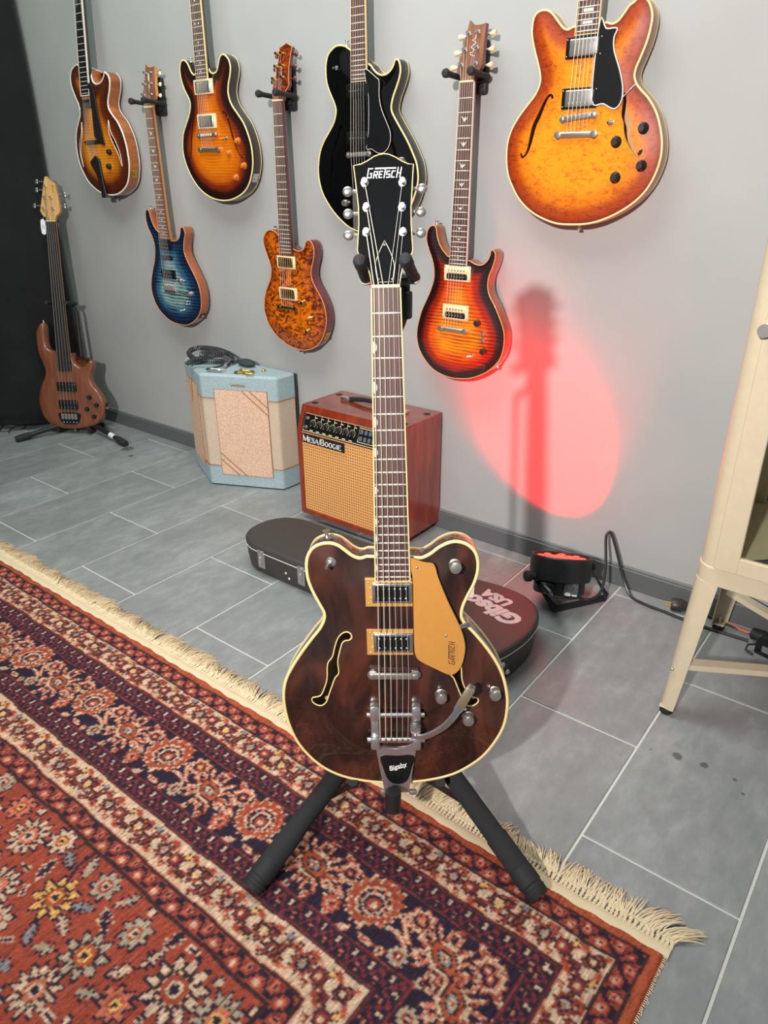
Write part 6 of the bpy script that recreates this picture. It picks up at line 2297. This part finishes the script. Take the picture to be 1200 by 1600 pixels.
    for k, c in ((1.12, NV), (1.04, IV), (.97, OR), (.66, IV), (.58, NV), (.46, IV), (.36, NV), (.27, RED), (.13, IV)):
        b.c[rr < hr * k * (lob if k > .6 else 1)] = c
    b.c[(rr < hr * .97) & (rr > hr * .68) & (np.cos(th * 17) < -.80)] = IV
    b.c[(rr < hr * .82) & (rr > hr * .70)] = RED
    b.c[(rr < hr * .58) & (rr > hr * .46) & (np.cos(th * 12) > .5)] = SA
    # flaming palmette: almond heart in ragged petals
    x, y = b.dx(.178), b.y + .003
    an = -.45
    xx = x * math.cos(an) + y * math.sin(an)
    yy = (-x * math.sin(an) + y * math.cos(an)) * 1.15
    th = np.arctan2(yy, xx)
    rr = np.hypot(xx, yy)
    pet = .76 + .24 * np.cos(th * 14)
    for k, c in ((.070, NV), (.063, RED), (.058, IV)):
        b.c[rr < k * pet] = c
    b.c[(rr < .052 * pet) & (rr > .030) & (np.cos(th * 14) > .55)] = SA
    b.c[(rr < .040) & (rr > .030) & (np.cos(th * 28) < -.6)] = DK
    al = (np.abs(xx) / .033) ** 1.5 + (np.abs(yy) / .024) ** 1.5
    for k, c in ((1.0, DK), (.86, OR), (.40, DK), (.30, GR), (.16, IV), (.08, RED)):
        b.c[al < k] = c
    b.put()

    # field: brick ground strewn with blossoms, leaves and stems
    C[D >= .4525] = RED
    r3 = random.Random(5)

    def patch(ox, oy, rad):
        i0, i1 = max(0, int((ox - rad) / st)), min(nu + 1, int((ox + rad) / st) + 2)
        j0, j1 = max(0, int((oy - rad) / st)), min(nv + 1, int((oy + rad) / st) + 2)
        if i0 >= i1 or j0 >= j1:
            return None
        sl = (slice(i0, i1), slice(j0, j1))
        return sl, np.round(U[sl] / Q) * Q - ox, np.round(V[sl] / Q) * Q - oy, D[sl] > .455
    for k in range(60):
        ox, oy = r3.uniform(.45, 2.4), r3.uniform(.45, 1.1)
        rad, a0, ext = r3.uniform(.04, .12), r3.uniform(-PI, PI), r3.uniform(1.2, 3.0)
        p = patch(ox, oy, rad + .01)
        if not p:
            continue
        sl, x, y, m_ = p
        rr = np.hypot(x, y)
        C[sl][m_ & (np.abs(rr - rad) < .0030) & (np.mod(np.arctan2(y, x) - a0, 2 * PI) < ext)] = (NV, MA, DK)[k % 3]
    spots = []
    for rd, cnt in ((.047, 26), (.037, 40), (.026, 60), (.019, 170), (.0125, 260)):
        for t in range(cnt * 14):
            if cnt <= 0:
                break
            ox, oy = r3.uniform(.44, 2.40), r3.uniform(.455 + rd * .7, 1.09)
            if any((ox - p) ** 2 + (oy - q_) ** 2 < (rd + e + .002) ** 2 for p, q_, e in spots):
                continue
            spots.append((ox, oy, rd))
            cnt -= 1
    for k, (ox, oy, rd) in enumerate(spots):
        p = patch(ox, oy, rd * 1.5)
        if not p:
            continue
        sl, x, y, m_ = p
        an = r3.uniform(0, 2 * PI)
        rr, th = np.hypot(x, y), np.arctan2(y, x) + an
        t = C[sl]
        if rd > .03:
            n = (11, 9, 13)[k % 3]
            w = 1 + .20 * np.cos(n * th)
            for f, c in ((1.05, NV), (.92, (IV, GO, IV, TA)[k % 4]), (.56, DK), (.48, (RED, OR, SA)[k % 3]), (.30, GO if k % 2 else IV), (.17, NV)):
                t[m_ & (rr < rd * f * (w if f > .5 else 1))] = c
            t[m_ & (rr < rd * .80) & (rr > rd * .56) & (np.cos(n * th) < -.55)] = DK
        elif rd > .022:
            w = 1 + .2 * np.cos(8 * th)
            for f, c in ((1.08, NV), (.90, (IV, SA, TA, IV)[k % 4]), (.50, RED), (.34, GO if k % 2 else IV), (.16, NV)):
                t[m_ & (rr < rd * f * (w if f > .5 else 1))] = c
        elif rd > .015:
            xx, yy = x * math.cos(an) + y * math.sin(an), -x * math.sin(an) + y * math.cos(an)
            q_ = xx / (rd * 1.35)
            wd = rd * .55 * (1 - q_ * q_) * (1 + .35 * np.sign(np.sin(xx * 620)))
            o_, i_ = ((IV, NV), (NV, IV), (NV, GR), (NV, TA))[k % 4]
            t[m_ & (np.abs(q_) < 1) & (np.abs(yy) < wd)] = o_
            t[m_ & (np.abs(q_) < .74) & (np.abs(yy) < wd * .60)] = i_
        else:
            xx, yy = x * math.cos(an) + y * math.sin(an), -x * math.sin(an) + y * math.cos(an)
            if k % 3:
                t[m_ & (np.abs(xx) < rd) & (np.abs(yy) < rd * .42)] = IV
                t[m_ & (np.abs(xx) < rd * .75) & (np.abs(yy) < rd * .2)] = NV
            else:
                t[m_ & (rr < rd * .75)] = NV
                t[m_ & (rr < rd * .55)] = (IV, SA, GO)[k % 3]
    C[np.abs(D - .4525) < .0024] = DK

    col = PAL[C]
    rng = np.random.default_rng(3)
    for ax_ in (0, 1):           # a little bleed between the yarns
        col = col * .74 + np.roll(col, 1, ax_) * .13 + np.roll(col, -1, ax_) * .13
    nz = rng.normal(0, 1, U.shape)
    st_ = rng.normal(0, 1, (nu + 1, 1)) * .045     # streaks across the weave
    pile = rng.normal(0, 1, U.shape)
    for k in range(8):
        pile = (pile + np.roll(pile, 1, 1)) * .56
    lum = 1 + nz * .05 + st_ + pile * .05
    col = np.clip(col * lum[..., None], 0, 255) / 255
    lin = np.where(col <= .04045, col / 12.92, ((col + .055) / 1.055) ** 2.4)
    h = .0065 + .0005 * rng.normal(0, 1, U.shape).clip(-2, 2) + .0012 * np.sin(U * 3.1) * np.sin(V * 4)
    z = .001 + (h - .001) * np.minimum(np.minimum(U, V) / .006, 1)
    X = XR - U - .004 * np.sin(V * 5)
    Y = YE - V
    co = np.stack([X - base.x, Y - base.y, z], -1).reshape(-1, 3)
    me = bpy.data.meshes.new('pile')
    n1 = (nu + 1) * (nv + 1)
    ii, jj = np.meshgrid(np.arange(nu), np.arange(nv), indexing='ij')
    k0 = (ii * (nv + 1) + jj).ravel()
    quads = np.stack([k0, k0 + 1, k0 + nv + 2, k0 + nv + 1], 1)
    me.vertices.add(n1)
    me.vertices.foreach_set('co', co.ravel())
    me.loops.add(len(quads) * 4)
    me.polygons.add(len(quads))
    me.polygons.foreach_set('loop_start', np.arange(0, len(quads) * 4, 4))
    me.polygons.foreach_set('loop_total', np.full(len(quads), 4))
    me.loops.foreach_set('vertex_index', quads.ravel())
    me.update(calc_edges=True)
    me.validate()
    ca = me.color_attributes.new('yarn', 'FLOAT_COLOR', 'POINT')
    ca.data.foreach_set('color', np.concatenate([lin.reshape(-1, 3), np.ones((n1, 1))], 1).ravel())
    m, nt, bs = base_mat('knotted_wool')
    at_ = nd(nt, 'ShaderNodeAttribute', attribute_name='yarn')
    nt.links.new(at_.outputs['Color'], bs.inputs['Base Color'])
    bs.inputs['Roughness'].default_value = .95
    bs.inputs['Specular IOR Level'].default_value = .12
    me.materials.append(m)
    pile_o = link('pile', me, a)
    pile_o['kind'] = 'stuff'
    # flat woven end band, selvedge yarn and fringe
    YARN = plain('cream_cotton_yarn', L(226, 206, 172), .9, grain=.3, gscale=500)
    g = G()
    nseg = 300
    for i in range(nseg + 1):
        x = XR + .004 - i * Wd / nseg
        w1 = .0015 * math.sin(i * .9) + .0015 * math.sin(i * .23)
        g.v += [(x - base.x, YE - .008 + w1 - base.y, .0074), (x - base.x, YE + .004 - base.y, .0078), (x - base.x, YE + .016 + w1 - base.y, .0035), (x - base.x, YE + .018 + w1 - base.y, .0005), (x - base.x, YE - .008 + w1 - base.y, .0005)]
    for i in range(nseg):
        for k in range(5):
            g.f.append((i * 5 + k, i * 5 + (k + 1) % 5, i * 5 + 5 + (k + 1) % 5, i * 5 + 5 + k))
    g.f += [(4, 3, 2, 1, 0), tuple(range(nseg * 5, nseg * 5 + 5))]
    g.build('woven_end_band', YARN, a, 50)
    g = G()
    r4 = random.Random(9)
    for i in range(280):
        y = YE - i * .0039
        x0 = XR - .004 * math.sin((YE - y) * 5)
        g.tube([(x0 - base.x - .002, y - base.y, .004), (x0 - base.x + .0015, y + r4.uniform(-.001, .001) - base.y, .0035), (x0 - base.x + r4.uniform(.002, .0055), y + r4.uniform(-.003, .003) - base.y, .0012)], [.0010, .0010, .0005], 3)
    o_ = g.build('selvedge_yarn', YARN, a, 0)
    o_['kind'] = 'stuff'
    g = G()
    pit = .0078
    nk = int(Wd / pit)
    for i in range(nk):
        x = XR + .002 - i * pit
        grp = math.sin(i * .33) * .5 + math.sin(i * .117 + 1) * .5
        clump = math.sin(i * .9 + 2 * math.sin(i * .21))
        kx, ky = x + r4.uniform(-.0015, .0015) + clump * .0015, YE + .026 + r4.uniform(-.003, .003)
        for t in range(2):      # twisted stem
            an = t * PI
            g.tube([(x + .0016 * math.cos(an) - base.x, YE + .012 - base.y, .0040), ((x + kx) / 2 - .0016 * math.cos(an) - base.x, (YE + .012 + ky) / 2 - base.y, .0042), (kx + .0012 * math.cos(an) - base.x, ky - base.y, .0040)], .0023, 5)
        g.ball((kx - base.x, ky - base.y, .0046), .0042, (1, 1.15, .85), 7, 5)
        for t in range(8):
            ln = r4.uniform(.028, .048) * (1 + .18 * grp)
            lean = .020 * grp + .008 * clump + r4.uniform(-.009, .009)
            x2 = kx + (t - 3.5) * .0010
            if i < 9:
                lean += .028 * (1 - i / 9)
            sw = r4.uniform(-.004, .004)
            p = []
            lift = r4.uniform(.1, 1.9)
            for k in range(5):
                f_ = k / 4
                p.append((x2 + lean * f_ ** 1.3 + sw * math.sin(f_ * PI) - base.x, ky + .002 + ln * f_ - base.y, max(.0014, .0052 + .0045 * math.sin(f_ * PI) * lift - .003 * f_)))
            g.tube(p, [.0013, .0013, .0012, .0011, .0006], 3)
    o_ = g.build('fringe', YARN, a, 0)
    o_['kind'] = 'stuff'


rug()
